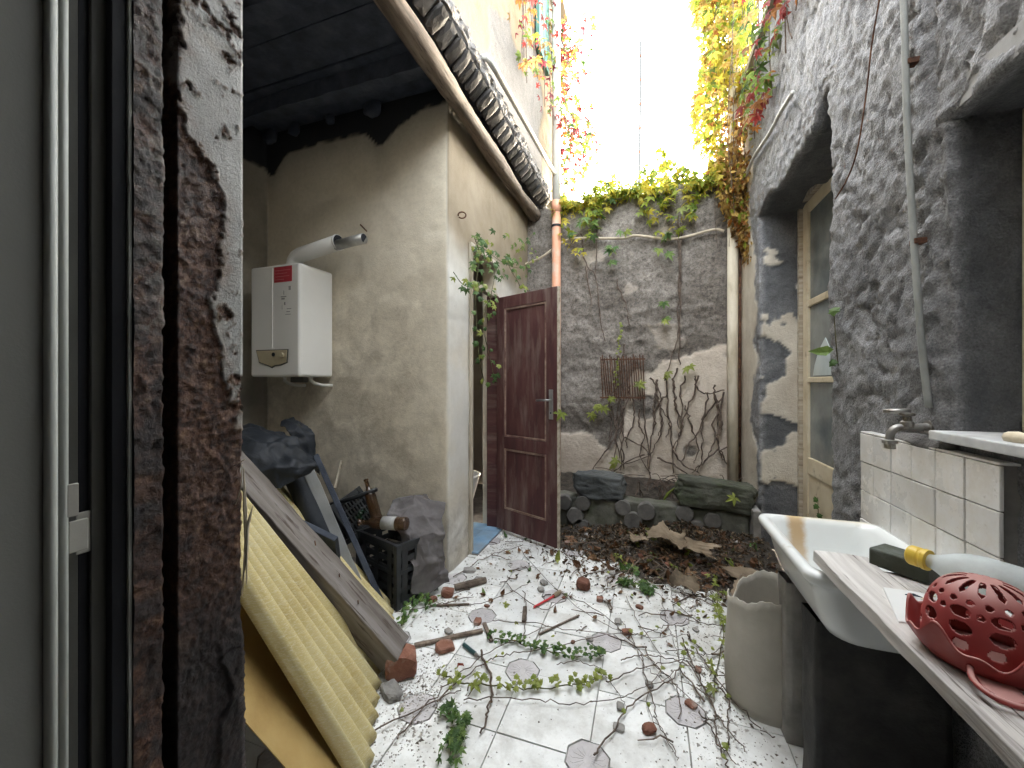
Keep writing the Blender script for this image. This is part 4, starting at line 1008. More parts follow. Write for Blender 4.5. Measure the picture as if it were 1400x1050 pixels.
# cardboard drum under the sink
m_card = mat('grey_beige_cardboard', [(.36, .34, .29), (.44, .415, .36), (.50, .475, .42)], scale=3, bump=.25, bscale=70, rough=.85, rnd=False)
DC = (.475, 1.875)
def drum(u, v):
    a = R(60) + u * R(335); r_ = .158 + .010 * math.sin(a * 2) + .006 * math.sin(v * 5)
    top = .44 + .03 * math.sin(a * 1.5 + .3) - .05 * max(0, math.sin(a * 2.3 + 2)) ** 6 + .006 * math.sin(a * 9) + .003 * math.sin(a * 31)
    return (DC[0] + r_ * math.cos(a), DC[1] + r_ * .95 * math.sin(a), .004 + (top - .004) * v)
tag(obj('cardboard_drum', MB().grid(drum, 96, 14), m_card, smooth=True, solid=.005), 'torn grey cardboard drum standing beside the sink support', 'drum')

# ------------------------------------------------------------------ planter of round stone discs, with two boulders
m_moss = mat('mossy_concrete', [(.055, .055, .045), (.115, .115, .095), (.20, .195, .165)], scale=5, bump=.7, bscale=40, bdist=.01, dirt=(.06, .075, .035), dscale=4, dth=(.5, .7))
m_disc = mat('grey_stone_disc', [(.077, .074, .069), (.116, .110, .102), (.154, .146, .135)], scale=14, bump=.5, bscale=70, vary=.2)
PL = thing('planter', 'low mossy planter wall faced with round stone discs', 'planter', (.03, 3.5, 0))
s = Sheet(); xs = seg([-.98, .735], .02); zs = seg([0, .29], .02); ys = seg([3.45, 3.62], .02)
s.patch((0, 3.45, 0), (1, 0, 0), xs, (0, 0, 1), zs, (0, -1, 0)); s.patch((0, 0, .29), (1, 0, 0), xs, (0, 1, 0), ys, (0, 0, 1)); s.patch((0, 3.62, 0), (1, 0, 0), xs, (0, 0, 1), zs, (0, 1, 0))
s.patch((.735, 0, 0), (0, 1, 0), ys, (0, 0, 1), zs, (1, 0, 0))
s.build('planter_wall', m_moss, PL, lambda Q, Nn: (Q + Nn * (.022 * fbm(Q, 7, 4, 220) + .008 * fbm(Q, 25, 3, 221))[:, None], {}))
for k, (zx, zy) in enumerate(((140, 290), (250, 295), (205, 372), (240, 435), (487, 322), (628, 345), (548, 402), (857, 360), (1025, 403), (928, 447), (862, 508), (985, 532))):
    p = aY(740 + zx * .2286, 620 + zy * .2286, 3.44)
    d = MB(); r0 = .068 + rng.uniform(-.006, .006); n = 18
    ring = lambda r_, yy: [(p.x + r_ * math.cos(2 * math.pi * i / n) * (1 + .04 * math.sin(i * 2.1 + k)), yy, p.z + r_ * math.sin(2 * math.pi * i / n) * (1 + .04 * math.cos(i * 1.7 + k))) for i in range(n)]
    d.add(ring(r0, 3.48) + ring(r0, 3.425) + ring(r0 * .92, 3.415), [(i, n + i, n + (i + 1) % n, (i + 1) % n) for i in range(n)] + [(n + i, 2 * n + i, 2 * n + (i + 1) % n, n + (i + 1) % n) for i in range(n)] + [tuple(range(2 * n, 3 * n))])
    obj('stone_disc', d, m_disc, PL)
slab = board('end_slab', (.775, 3.46, 0), (.772, 3.44, .34), .05, .16, m_concrete, PL, up=(0, 1, 0), rough=.008)
m_soil = mat('dark_soil', [(.015, .012, .009), (.045, .036, .028), (.09, .075, .06)], scale=18, bump=.9, bscale=60, bdist=.015)
so = Sheet(); so.patch((0, 0, .24), (1, 0, 0), seg([-1.2, .84], .03), (0, 1, 0), seg([3.60, 4.27], .03), (0, 0, 1))
o = so.build('planter_soil', m_soil, PL, lambda Q, Nn: (Q + Nn * (.03 * fbm(Q, 6, 4, 230) + .08 * sstep(3.9, 4.25, Q[:, 1]))[:, None], {}))
m_boul = mat('blue_grey_boulder', [(.034, .038, .038), (.063, .068, .068), (.099, .104, .101)], scale=5, bump=.8, bscale=18, bdist=.02, rough=.6)
m_boul2 = mat('mossy_green_boulder', [(.030, .033, .022), (.065, .068, .052), (.125, .125, .105)], scale=5, bump=.8, bscale=14, bdist=.02, rough=.7, dirt=(.05, .065, .03), dscale=6, dth=(.5, .7))
p = aY(820, 664, 3.5)
tag(obj('boulder', rock(301, (.50, .26, .235), .22, 5, .75), m_boul, None, Matrix.Translation((p.x, 3.53, .40)) @ Matrix.Rotation(R(2), 4, 'Y'), smooth=True), 'blue-grey stone block on the planter next to the red door', 'boulder')
p = aY(976, 676, 3.46)
tag(obj('boulder', rock(309, (.66, .30, .27), .26, 5, .65), m_boul2, None, Matrix.Translation((p.x + .01, 3.53, .40)) @ Matrix.Rotation(R(4), 4, 'Y'), smooth=True), 'long mossy green stone on the planter next to the rendered house', 'boulder')

# mound of earth and litter in front of the planter
md = Sheet(); md.patch((0, 0, .004), (1, 0, 0), seg([-.95, .84], .025), (0, 1, 0), seg([2.35, 3.47], .025), (0, 0, 1))
def d_mound(Q, Nn):
    x, y, z = Q.T
    h = .10 * np.exp(-((x - .18) / .42) ** 2) * sstep(2.62, 3.2, y) + .05 * sstep(2.95, 3.4, y) * sstep(-.95, -.6, x) + .06 * sstep(.35, .8, x) * sstep(2.5, 3.0, y)
    h = h * (1 + .5 * fbm(Q, 7, 3, 240)) + .02 * fbm(Q, 16, 4, 241) - .012 - .03 * sstep(2.8, 2.4, y + .15 * fbm(Q, 4, 3, 242)) - .03 * sstep(3.1, 2.75, y) * sstep(.0, -.3, x)
    return Q + Nn * h[:, None], {}
o = md.build('litter_mound', m_soil, None, d_mound); tag(o, 'dark heap of soil and rotting litter below the planter', 'soil heap', kind='stuff')
_gx, _gy = np.arange(-.97, .86, .01), np.arange(2.33, 3.5, .01)
_xx, _yy = np.meshgrid(_gx, _gy); _Q = np.stack([_xx.ravel(), _yy.ravel(), np.full(_xx.size, .004)], 1)
_MH = d_mound(_Q, np.tile([0, 0, 1.], (len(_Q), 1)))[0][:, 2].reshape(_xx.shape)
def mound_h(x, y):
    i = int(round((x + .97) / .01)); j = int(round((y - 2.33) / .01))
    return float(_MH[min(max(j, 0), _MH.shape[0] - 1), min(max(i, 0), _MH.shape[1] - 1)])

# ------------------------------------------------------------------ leaning sheets and timber on the left
def fibre():
    m, t, b, o = nt('yellow_fibreglass')
    mp = coords(t, rnd=False)
    n = noise(t, mp, 3, 7); c = ramp(t, n.outputs[0], [(.3, (.46, .35, .12)), (.5, (.58, .48, .21)), (.72, (.66, .58, .32))]).outputs[0]
    mp2 = coords(t, (1, 1, 1), False); rx = N(t, 'ShaderNodeMapping'); rx.inputs['Scale'].default_value = (1, 1, 1)
    f = N(t, 'ShaderNodeTexNoise', Scale=60, Detail=5, Roughness=.8, Distortion=2.5)
    mp3 = coords(t, (.5, .5, 4.5), False); t.links.new(mp3.outputs[0], f.inputs['Vector'])
    fr_ = ramp(t, f.outputs[0], [(.50, 0.), (.60, .75)]); c = mix(t, fr_.outputs[0], c, (.76, .72, .54))
    t.links.new(c, b.inputs['Base Color']); b.inputs['Roughness'].default_value = .55
    bumpn(t, b, f.outputs[0], .5, .004)
    tl = N(t, 'ShaderNodeBsdfTranslucent'); t.links.new(c, tl.inputs[0]); ms = N(t, 'ShaderNodeMixShader'); ms.inputs[0].default_value = .12
    t.links.new(b.outputs[0], ms.inputs[1]); t.links.new(tl.outputs[0], ms.inputs[2]); t.links.new(ms.outputs[0], o.inputs[0])
    return m
m_fib = fibre()
m_fib2 = mat('amber_fibreglass', [(.24, .15, .05), (.34, .23, .085), (.40, .29, .12)], scale=4, bump=.4, bscale=60, rough=.55)
def sheet(B0, B1, T0, T1, ridges, amp, nu=120, nv=30, flange=0, rag=.0015):
    B0, B1, T0, T1 = map(Vector, (B0, B1, T0, T1))
    nrm = (B1 - B0).cross(T0 - B0).normalized()
    if nrm.z < 0: nrm = -nrm
    def f(u, v):
        a = B0.lerp(B1, u); b = T0.lerp(T1, u); vv = v + (rag * math.sin(u * 61) + rag * math.sin(u * 143 + 1)) * (1 - v)
        p = a.lerp(b, vv); w = (u * ridges) % 1
        return p + nrm * (amp * math.cos(2 * math.pi * w))
    mb = MB().grid(f, nu, nv)
    if flange:
        mb.grid(lambda u, v: f(1, v) - nrm * flange * u + (B1 - B0).normalized() * .006 * u, 3, nv)
    return mb
fs1 = sheet((-1.40, 1.93, .012), (-1.10, 1.56, .012), (-2.35, 1.50, 1.20), (-2.02, 1.22, 1.13), 6, .014)
tag(obj('fibreglass_sheet', fs1, m_fib, smooth=True, solid=.003), 'corrugated yellow fibreglass sheet leaning under the grey timber', 'plastic sheet')
fs2 = sheet((-1.13, 1.475, .012), (-.845, 1.045, .012), (-1.68, 1.05, 1.09), (-1.38, .84, .98), 6, .017, flange=.05)
tag(obj('fibreglass_sheet', fs2, m_fib, smooth=True, solid=.003), 'corrugated yellow fibreglass sheet with bent edge, leaning in front of the timber', 'plastic sheet')
fs3 = sheet((-1.00, 1.24, .012), (-.80, .90, .012), (-1.60, 1.02, .80), (-1.36, .70, .70), 1, .004, nu=20)
tag(obj('fibreglass_sheet', fs3, m_fib2, solid=.003), 'flat amber fibreglass sheet tucked below the corrugated one', 'plastic sheet')
m_timber = mat('grey_brown_timber', [(.072, .059, .048), (.150, .132, .117), (.228, .210, .198)], scale=5, aniso=(.25, 3, 3), bump=.7, bscale=18, bdist=.006, rough=.85, speck=(.07, .055, .045), sscale=22, sth=(.58, .68))
d = Vector((-.64, -.23, .775)).normalized()
t0 = Vector((-1.085, 1.525, .06)); sn = Vector((.2, -.9, .1)); 
tb = board('timber', t0 + Vector((.02, -.02, .02)), t0 + d * 1.75, .130, .105, m_timber, up=(.75, .05, .65), rough=.006, bevel=.004, seed=3)
tag(tb, 'thick weathered timber leaning on the yellow sheets', 'timber')
for k, sx in enumerate((.28, .42, .60)):
    q = WM[tb] @ Vector((sx, .02 - .02 * k, .045)); q2 = WM[tb] @ Vector((sx + .02, .035 - .02 * k, .075))
    obj('nail', MB().tube([q, q2], .0025, 5), m_rustiron, tb)
m_brick = mat('red_brick', [(.124, .046, .031), (.186, .081, .053), (.236, .124, .087)], scale=9, bump=.7, bscale=50, bdist=.006, vary=.25, dirt=(.35, .30, .26), dscale=6, dth=(.55, .7))
tag(obj('brick', rock(401, (.16, .13, .13), .14, 3, .95), m_brick, None, Matrix.Translation((-1.035, 1.50, .055)) @ Matrix.Rotation(R(35), 4, 'Z')), 'broken red brick at the foot of the leaning timber', 'brick')
m_strip = mat('grey_painted_board', [(.192, .196, .192), (.272, .276, .272)], scale=6, bump=.3)
tag(board('thin_board', (-1.42, 1.79, .01), (-1.83, 1.74, .83), .058, .016, m_strip, up=(.5, -.7, .4), rough=.004), 'narrow light grey board leaning between tarpaulin and crates', 'board')
tag(board('thin_board', (-1.40, 1.88, .01), (-1.88, 1.86, .86), .03, .05, m_char, up=(.5, -.7, .4)), 'dark board behind the narrow light grey board', 'board')
m_tarp = mat('dark_blue_black_tarpaulin', [(.006, .008, .011), (.011, .014, .019), (.020, .024, .030)], scale=4, bump=.5, bscale=20, bdist=.01, rough=.6, rnd=False)
tag(obj('plastic_roll', MB().tube(smooth_path([(-1.50, 1.74, .03), (-1.66, 1.73, .35), (-1.80, 1.72, .62), (-1.95, 1.70, .88)], 4), [.055] * 13, 12), m_tarp, smooth=True), 'dark blue plastic roll leaning below the tarpaulin', 'roll')
def tarp(C, nu, nv, amp, seed, rows=None):
    C = [[Vector(p) for p in r_] for r_ in C]; nr = len(C); nc = len(C[0]); pts = []
    def ev(r_, u):
        P = C[r_]; x = u * (nc - 1); i = min(int(x), nc - 2); return P[i].lerp(P[i + 1], x - i)
    for j in range(nv + 1):
        for i in range(nu + 1):
            u = i / nu; v = j / nv * (nr - 1); r_ = min(int(v), nr - 2); w = v - r_; w = w * w * (3 - 2 * w) * .5 + w * .5
            pts.append(ev(r_, u).lerp(ev(r_ + 1, u), w))
    A = np.array([tuple(p) for p in pts])
    r1 = 1 - 2 * np.abs(fbm(A, 5, 3, seed)); 
    A = A + amp * np.stack([r1 + .5 * fbm(A, 14, 3, seed + 1), .7 * fbm(A, 8, 3, seed + 2), r1 * .8 + .5 * fbm(A, 11, 3, seed + 3)], 1)
    w = nu + 1
    return MB().add(A, [(j * w + i, j * w + i + 1, (j + 1) * w + i + 1, (j + 1) * w + i) for j in range(nv) for i in range(nu)])
g = lambda px, py, t: tuple(aT(px, py, t))
tp = tarp([[g(300, 588, 2.25), g(345, 582, 2.3), g(372, 596, 2.28), g(388, 590, 2.3)], [g(300, 610, 2.05), g(345, 612, 2.08), g(385, 610, 2.15), g(408, 612, 2.22)], [g(305, 630, 1.98), g(355, 645, 2.0), g(395, 642, 2.06), g(430, 640, 2.15)], [g(318, 650, 1.98), g(352, 666, 2.0), g(380, 672, 2.04), g(420, 652, 2.14)]], 60, 50, .028, 500)
tag(obj('tarpaulin', tp, m_tarp, smooth=True, solid=.003), 'crumpled dark blue tarpaulin slumped over the junk below the boiler', 'tarpaulin')
tp = tarp([[g(380, 580, 2.45), g(400, 572, 2.5), g(412, 582, 2.5)], [g(388, 592, 2.36), g(410, 590, 2.4), g(426, 600, 2.45)], [g(400, 612, 2.36), g(420, 622, 2.4), g(430, 630, 2.44)], [g(425, 640, 2.3), g(430, 645, 2.32), g(436, 650, 2.36)]], 36, 40, .03, 520)
tag(obj('black_rag', tp, m_tarp, smooth=True, solid=.003), 'rumpled black plastic fold standing up behind the tarpaulin', 'plastic')
# junk core that carries the tarpaulin
tag(obj('junk_panel', MB().box((0, 0, 0), (1.0, .03, .62), frame((-2.10, 1.72, .42), (.93, .15, -.35), (.2, -.5, .8))), m_char, bevel=.004), 'dark panel propped under the tarpaulin', 'panel')
tag(board('wood_stick', tuple(aY(458, 668, 2.25)), tuple(aY(467, 630, 2.375)), .018, .014, m_oldwood), 'short pale stick leaning on the ochre wall', 'stick')

# crates
m_crate = mat('black_crate_plastic', [(.010, .011, .013), (.018, .020, .022), (.03, .033, .035)], scale=8, bump=.1, rough=.35)
def crate(name, W, L, D, H, label, lattice=False):
    c = thing(name, label, 'crate', tuple(W.translation))
    def side(p, x, ln, nm):
        # panel of slats between corner posts with a rim; local x along, z up
        F = W @ frame(p, x)
        rows = 5 if lattice else 6
        obj('crate_rim', MB().b2((0, -.012, H - .035), (ln, .012, H)), m_crate, c, F, bevel=.003)
        obj('crate_rim', MB().b2((0, -.012, 0), (ln, .012, .03)), m_crate, c, F, bevel=.003)
        if not lattice: obj('crate_rib', MB().b2((0, -.011, H * .52), (ln, .011, H * .52 + .022)), m_crate, c, F, bevel=.002)
        for k in range(rows):
            z = .04 + (H - .08) * k / (rows - 1)
            obj('slat', MB().b2((0, -.005, z - (.007 if lattice else .016)), (ln, .005, z + (.007 if lattice else .016))), m_crate, c, F)
        n = 9 if lattice else 3
        for k in range(n):
            xx = ln * (k + .5) / n; obj('upright', MB().b2((xx - (.005 if lattice else .02), -.008, .03), (xx + (.005 if lattice else .02), .008, H - .03)), m_crate, c, F)
    side((0, 0, 0), (1, 0, 0), L, 'a'); side((L, 0, 0), (0, 1, 0), D, 'b'); side((L, D, 0), (-1, 0, 0), L, 'c'); side((0, D, 0), (0, -1, 0), D, 'd')
    for x, y in ((0, 0), (L, 0), (L, D), (0, D)):
        obj('corner_post', MB().box((x, y, H / 2), (.034, .034, H + .004)), m_crate, c, W, bevel=.005)
    obj('crate_base', MB().b2((0.005, .005, .004), (L - .005, D - .005, .016)), m_crate, c, W)
    return c
ax1 = Vector((-.95, .31, 0)).normalized(); p0 = Vector((-1.345, 1.915, .004))
W1 = frame(p0 + ax1 * .38, -ax1)
crate('crate', W1, .38, .28, .365, 'black plastic crate of bottles standing by the cloth')
W2 = Matrix.Translation((-1.98, 2.06, .16)) @ Matrix.Rotation(R(-14), 4, 'Z') @ Matrix.Rotation(R(-30), 4, 'Y') @ Matrix.Rotation(R(18), 4, 'X')
crate('crate', W2, .32, .22, .26, 'tilted black lattice crate leaning behind the other crate', True)
# bottles
m_brown = glassy('brown_bottle_glass', (.10, .045, .012), .75, .05, 1.5); m_green = glassy('green_bottle_glass', (.03, .12, .05), .7, .05, 1.5)
m_dark = mat('dark_bottle_glass', (.012, .012, .014), rough=.06, bump=0, spec=.7)
m_lab = mat('grey_bottle_label', [(.22, .22, .22), (.36, .36, .35)], scale=20, bump=.05)
def bottle(p, q, r, mm, label, lab=False, L=None):
    p, q = Vector(p), Vector(q); L = L or (q - p).length
    F = frame(p, q - p) @ Matrix.Rotation(R(90), 4, 'Y')
    b = thing('bottle', label, 'bottle', tuple(p))
    obj('bottle_glass', MB().lathe([(r * .6, .004), (r * .95, 0), (r, .012), (r, L * .58), (r * .85, L * .67), (r * .42, L * .78), (r * .36, L * .95), (r * .44, L * .955), (r * .44, L)], None, 22), mm, b, F, smooth=True)
    if lab: obj('bottle_label', MB().lathe([(r + .0003, L * .20), (r + .0008, L * .2), (r + .0008, L * .48), (r + .0003, L * .48)], None, 22), m_lab, b, F, smooth=True)
    return b
bottle(aT(556, 716, 2.33), aT(490, 714, 2.40), .038, m_brown, 'brown glass bottle lying across the crate rim', True)
bottle(aT(516, 712, 2.44), aT(500, 655, 2.50), .034, m_brown, 'brown glass bottle standing tilted in the crate')
bottle(aT(497, 706, 2.56), aT(448, 702, 2.62), .036, m_green, 'green glass bottle lying on the lattice crate')
bottle(aT(552, 752, 2.30), aT(520, 740, 2.45), .038, m_dark, 'dark glass bottle lying inside the crate')
tag(obj('black_tube', MB().tube([aT(452, 690, 2.5), aT(486, 680, 2.48), aT(515, 669, 2.46)], .014, 10), m_crate, smooth=True), 'black plastic tube lying across the bottles', 'tube')
m_cloth = mat('grey_mauve_cloth', [(.075, .068, .068), (.120, .110, .110), (.180, .172, .170)], scale=4, bump=.5, bscale=14, bdist=.01, rough=.9, rnd=False)
cl = tarp([[(-1.60, 2.34, .46), (-1.45, 2.35, .52), (-1.30, 2.34, .46)], [(-1.62, 2.22, .50), (-1.45, 2.24, .545), (-1.265, 2.27, .49)], [(-1.57, 2.09, .44), (-1.42, 2.10, .46), (-1.235, 2.20, .43)], [(-1.42, 2.0, .375), (-1.33, 2.04, .36), (-1.22, 2.18, .34)], [(-1.32, 1.985, .20), (-1.27, 2.07, .18), (-1.205, 2.19, .17)], [(-1.305, 2.0, .06), (-1.265, 2.07, .015), (-1.20, 2.2, .035)]], 70, 110, .034, 540)
tag(obj('cloth', cl, m_cloth, smooth=True, solid=.003), 'rumpled grey-mauve cloth draped over the crate by the wall corner', 'cloth')
# toilet bowl in the dark of the doorway
tag(obj('toilet_bowl', MB().lathe([(.10, 0), (.11, .12), (.15, .25), (.19, .40), (.20, .42), (.17, .42), (.14, .34)], Matrix.Translation((-1.66, 3.33, .02)), 24), m_white, smooth=True), 'white toilet bowl in the dark room behind the red door', 'toilet')

# ------------------------------------------------------------------ creepers
def leaflet(L, w, droop, fold):
    xs = (0, .28, .62, 1.0); ws = (.05, 1.0, .72, 0)
    mid = [(L * x, 0, -droop * x * x * L - fold * w * (0 if i in (0, 3) else 1)) for i, x in enumerate(xs)]
    lf_ = [(L * xs[i], w * ws[i], -droop * xs[i] ** 2 * L) for i in (1, 2)]
    rt = [(L * xs[i], -w * ws[i], -droop * xs[i] ** 2 * L) for i in (1, 2)]
    vs = mid + lf_ + rt
    return vs, [(0, 1, 4), (1, 2, 5, 4), (2, 3, 5), (0, 6, 1), (1, 6, 7, 2), (2, 7, 3)]
def palmate(seed, n=5, curl=.35, wide=.21):
    r_ = random.Random(seed); mb = MB()
    for k in range(n):
        a = R((k - (n - 1) / 2) * (52 if n == 5 else 60) + r_.uniform(-8, 8)); L = (1 - .16 * abs(k - (n - 1) / 2)) * r_.uniform(.85, 1.1)
        vs, fs = leaflet(L, wide * L, curl * r_.uniform(.5, 1.4), .25)
        c, s_ = math.cos(a), math.sin(a)
        mb.add([(x * c - y * s_, x * s_ + y * c, z) for x, y, z in vs], fs)
    return mb
def ivy(seed, curl=.3):
    r_ = random.Random(seed); pts = [(0, 0), (.15, .5), (.45, .38), (.55, .62), (.72, .28), (1.05, 0)]
    mb = MB(); P = [(x, y * r_.uniform(.9, 1.1)) for x, y in pts]
    vs = [(x, y, -curl * (x * x + y * y) * .5) for x, y in P] + [(x, -y, -curl * (x * x + y * y) * .5) for x, y in P[1:-1]] + [(.5, 0, .06)]
    n = len(P); c = len(vs) - 1
    loop = list(range(n)) + list(range(len(vs) - 2, n - 1, -1))
    return mb.add(vs, [(loop[i], c, loop[(i + 1) % len(loop)])[::-1] for i in range(len(loop))])
def dryleaf(seed):
    r_ = random.Random(seed); vs, fs = leaflet(1, .3, r_.uniform(-.6, .8), r_.uniform(.4, 1.2)); return MB().add(vs, fs)
PROT = {'palm': [palmate(k) for k in range(5)], 'ivy': [ivy(k) for k in range(4)], 'dry': [dryleaf(k) for k in range(5)], 'lance': [palmate(20 + k, 3, .9, .2) for k in range(4)]}
def orient(p, nrm, size, spin=None, droop=0):
    nrm = Vector(nrm).normalized(); down = Vector((0, 0, -1)); x = down - nrm * down.dot(nrm)
    x = x.normalized() if x.length > .05 else nrm.orthogonal().normalized()
    y = nrm.cross(x)
    a = rng.uniform(-1.1, 1.1) if spin is None else spin
    x2 = x * math.cos(a) + y * math.sin(a); y2 = nrm.cross(x2)
    return Matrix(((x2.x * size, y2.x * size, nrm.x * size, p[0]), (x2.y * size, y2.y * size, nrm.y * size, p[1]), (x2.z * size, y2.z * size, nrm.z * size, p[2]), (0, 0, 0, 1)))
def rn(s): return Vector((rng.gauss(0, s), rng.gauss(0, s), rng.gauss(0, s)))
def add_leaf(mb, kind, p, nrm, size, col, spin=None):
    pr = rng.choice(PROT[kind]); M = orient(p, nrm, size, spin); v = rng.uniform(.75, 1.25)
    mb.add([M @ Vector(q) for q in pr.v], pr.f, tuple(c * v for c in col))
m_fol = leafmat('creeper_leaves', None, .6)
G_ = {'yg': (.30, .36, .05), 'y': (.56, .48, .07), 'g': (.055, .10, .025), 'lg': (.17, .25, .05), 'r': (.28, .045, .04), 'o': (.36, .15, .04), 'br': (.32, .20, .08), 'gold': (.58, .40, .13), 'p': (.16, .035, .045)}
def pick(w):
    ks = list(w); return G_[rng.choices(ks, [w[k] for k in ks])[0]]
m_stem = mat('brown_creeper_stem', [(.045, .032, .026), (.10, .072, .055), (.17, .13, .10)], scale=30, bump=.5)
m_gstem = mat('green_creeper_stem', [(.06, .07, .03), (.12, .10, .05)], scale=30, bump=.3)
def creeper(name, label, loc): return thing(name, label, 'creeper', loc, None)

# A: over the top of the rubble wall
A = creeper('creeper', 'yellow-green creeper sprawling over the top of the rubble wall', (0, 4.3, 3.2)); mb = MB()
for k in range(1500):
    x = rng.uniform(-.95, .8); hump = .20 + .10 * math.sin(x * 4 + 1) + .07 * math.sin(x * 11)
    y = rng.uniform(4.12, 4.6); z = 3.2 + hump * rng.random() ** .8 * 1.25 - .05
    if rng.random() < .22: y = rng.uniform(4.08, 4.17); z = 3.22 - .30 * rng.random() ** 2 * (1 + math.sin(x * 7))
    add_leaf(mb, 'palm', (x, y, z), Vector((0, -.6, .7)) + rn(.5), rng.uniform(.045, .085), pick({'yg': 7, 'y': 8, 'lg': 2, 'g': .5}))
tag(obj('foliage', mb, m_fol, A), kind='stuff')
for k in range(9):
    x = -.9 + k * .2; P = smooth_path([(x, 4.3, 3.1), (x + rng.uniform(-.1, .1), 4.25, 3.3), (x + rng.uniform(-.25, .25), 4.2, 3.42 + rng.random() * .15)], 4)
    obj('stem', MB().tube(P, .005, 5), m_stem, A)
m_lv_g = leafmat('green_leaf', [(.05, .10, .03), (.09, .17, .05), (.16, .24, .06)], .35)
m_lv_y = leafmat('yellow_green_leaf', [(.20, .26, .05), (.32, .36, .08), (.26, .30, .10)], .4)
m_lv_b = leafmat('brown_leaf', [(.10, .05, .025), (.18, .09, .045), (.25, .15, .08)], .2)
m_lv_r = leafmat('red_leaf', [(.30, .05, .04), (.24, .08, .04)], .35)
LM = {}
def leafobj(kind, mm, p, nrm, size, parent, spin=None, name='leaf'):
    i = rng.randrange(len(PROT[kind])); key = (kind, i, mm.name)
    if key not in LM: LM[key] = mkmesh('leaf', PROT[kind][i], mm)
    return obj(name, LM[key], None, parent, orient(p, nrm, size, spin))

# B: big mass in the far right corner
B = creeper('creeper', 'golden and yellow creeper hanging in the corner above the drain pipe', (.75, 4.1, 2.4)); mb = MB()
for k in range(4200):
    z = 2.35 + 3.1 * rng.random() ** .9
    w = .10 + .32 * float(sstep(2.5, 3.7, z)) - .05 * math.sin(z * 6)
    x = .86 - w * rng.random() ** 1.15 + .02; y = 3.80 + .62 * rng.random() ** .7
    if z < 3.3 and y > 4.12: y = 3.9 + .2 * rng.random()
    low = z < 3.9 and x > .62
    if low: add_leaf(mb, 'dry', (x, y, z), Vector((-.5, -.7, .2)) + rn(.6), rng.uniform(.035, .065), pick({'gold': 5, 'br': 4, 'o': 2, 'yg': 1}), rng.gauss(0, .35))
    else: add_leaf(mb, 'palm' if rng.random() < .7 else 'dry', (x, y, z), Vector((-.5, -.6, .4)) + rn(.6), rng.uniform(.04, .085), pick({'y': 6, 'yg': 4, 'lg': 1.5, 'gold': 4, 'o': 1}))
tag(obj('foliage', mb, m_fol, B), kind='stuff')
for k in range(12):
    x = rng.uniform(.62, .84); y = rng.uniform(3.8, 4.15)
    obj('stem', MB().tube(smooth_path([(x + rng.uniform(-.03, .03), y, 2.55 + rng.random() * .5), (x + rng.uniform(-.05, .05), y + .03, 3.0), (x + rng.uniform(-.06, .04), y, 3.5), (x + rng.uniform(-.1, .05), y, 4.4), (x, y, 5.2)], 4), .0028, 5), m_stem, B)
# C: red and green leaves high on the rendered house
C3 = creeper('creeper', 'creeper with red and green leaves high on the dark rendered house', (.8, 3.0, 3.2)); mb = MB()
for k in range(330):
    y = rng.uniform(2.55, 3.75); lo = 3.25 + .35 * float(sstep(3.1, 2.6, y)) + .12 * math.sin(y * 9)
    z = lo + (4.9 - lo) * rng.random() ** 1.1; x = rng.uniform(.70, .82)
    red = z < lo + .28
    add_leaf(mb, 'palm', (x, y, z), Vector((-.9, -.4, .3)) + rn(.4), rng.uniform(.05, .085), pick({'r': 5, 'o': 3, 'lg': 2} if red else {'lg': 5, 'g': 3, 'yg': 4, 'r': 1.5, 'br': 1}))
tag(obj('foliage', mb, m_fol, C3), kind='stuff')
for k in range(8):
    y = rng.uniform(2.6, 3.7); obj('stem', MB().tube(smooth_path([(.82, y, 3.0 + rng.random() * .5), (.81, y + rng.uniform(-.08, .08), 3.7), (.82, y + rng.uniform(-.2, .2), 5.2)], 4), .004, 5), m_stem, C3)
# D: on the upper wall of the outbuilding
D4 = creeper('creeper', 'red and orange creeper trailing down the upper wall of the outbuilding', (-.95, 4.0, 3.5)); mb = MB()
for s_ in range(16):
    y0 = rng.uniform(2.9, 4.75); out = rng.random() ** 1.5 * (.45 if y0 > 4.1 else .1); lo = rng.uniform(3.75, 4.2)
    P = smooth_path([(-1.0, y0, 5.4), (-.99 + out * .5, y0 + rng.uniform(-.1, .1), 4.7), (-.98 + out, y0 + rng.uniform(-.2, .2), lo)], 7)
    obj('stem', MB().tube(P, .0035, 5), m_stem, D4)
    for p in P:
        for q in range(rng.randrange(1, 4)):
            add_leaf(mb, 'palm', Vector(p) + rn(.05) + Vector((.03, 0, 0)), Vector((.8, -.5, .3)) + rn(.5), rng.uniform(.035, .07), pick({'r': 3, 'o': 3, 'lg': 3, 'yg': 2, 'br': 2, 'p': 2}))
for k in range(520):
    p = Vector((-.97 + .42 * rng.random() ** 1.3, rng.uniform(4.3, 4.9), 3.5 + 1.9 * rng.random()))
    if p.x > -.9 + .38 * (.5 + .5 * math.sin(p.z * 5)): continue
    add_leaf(mb, 'palm', p, Vector((.4, -.8, .2)) + rn(.5), rng.uniform(.04, .08), pick({'r': 4, 'o': 2, 'lg': 4, 'p': 3, 'yg': 2, 'g': 2}))
tag(obj('foliage', mb, m_fol, D4), kind='stuff')

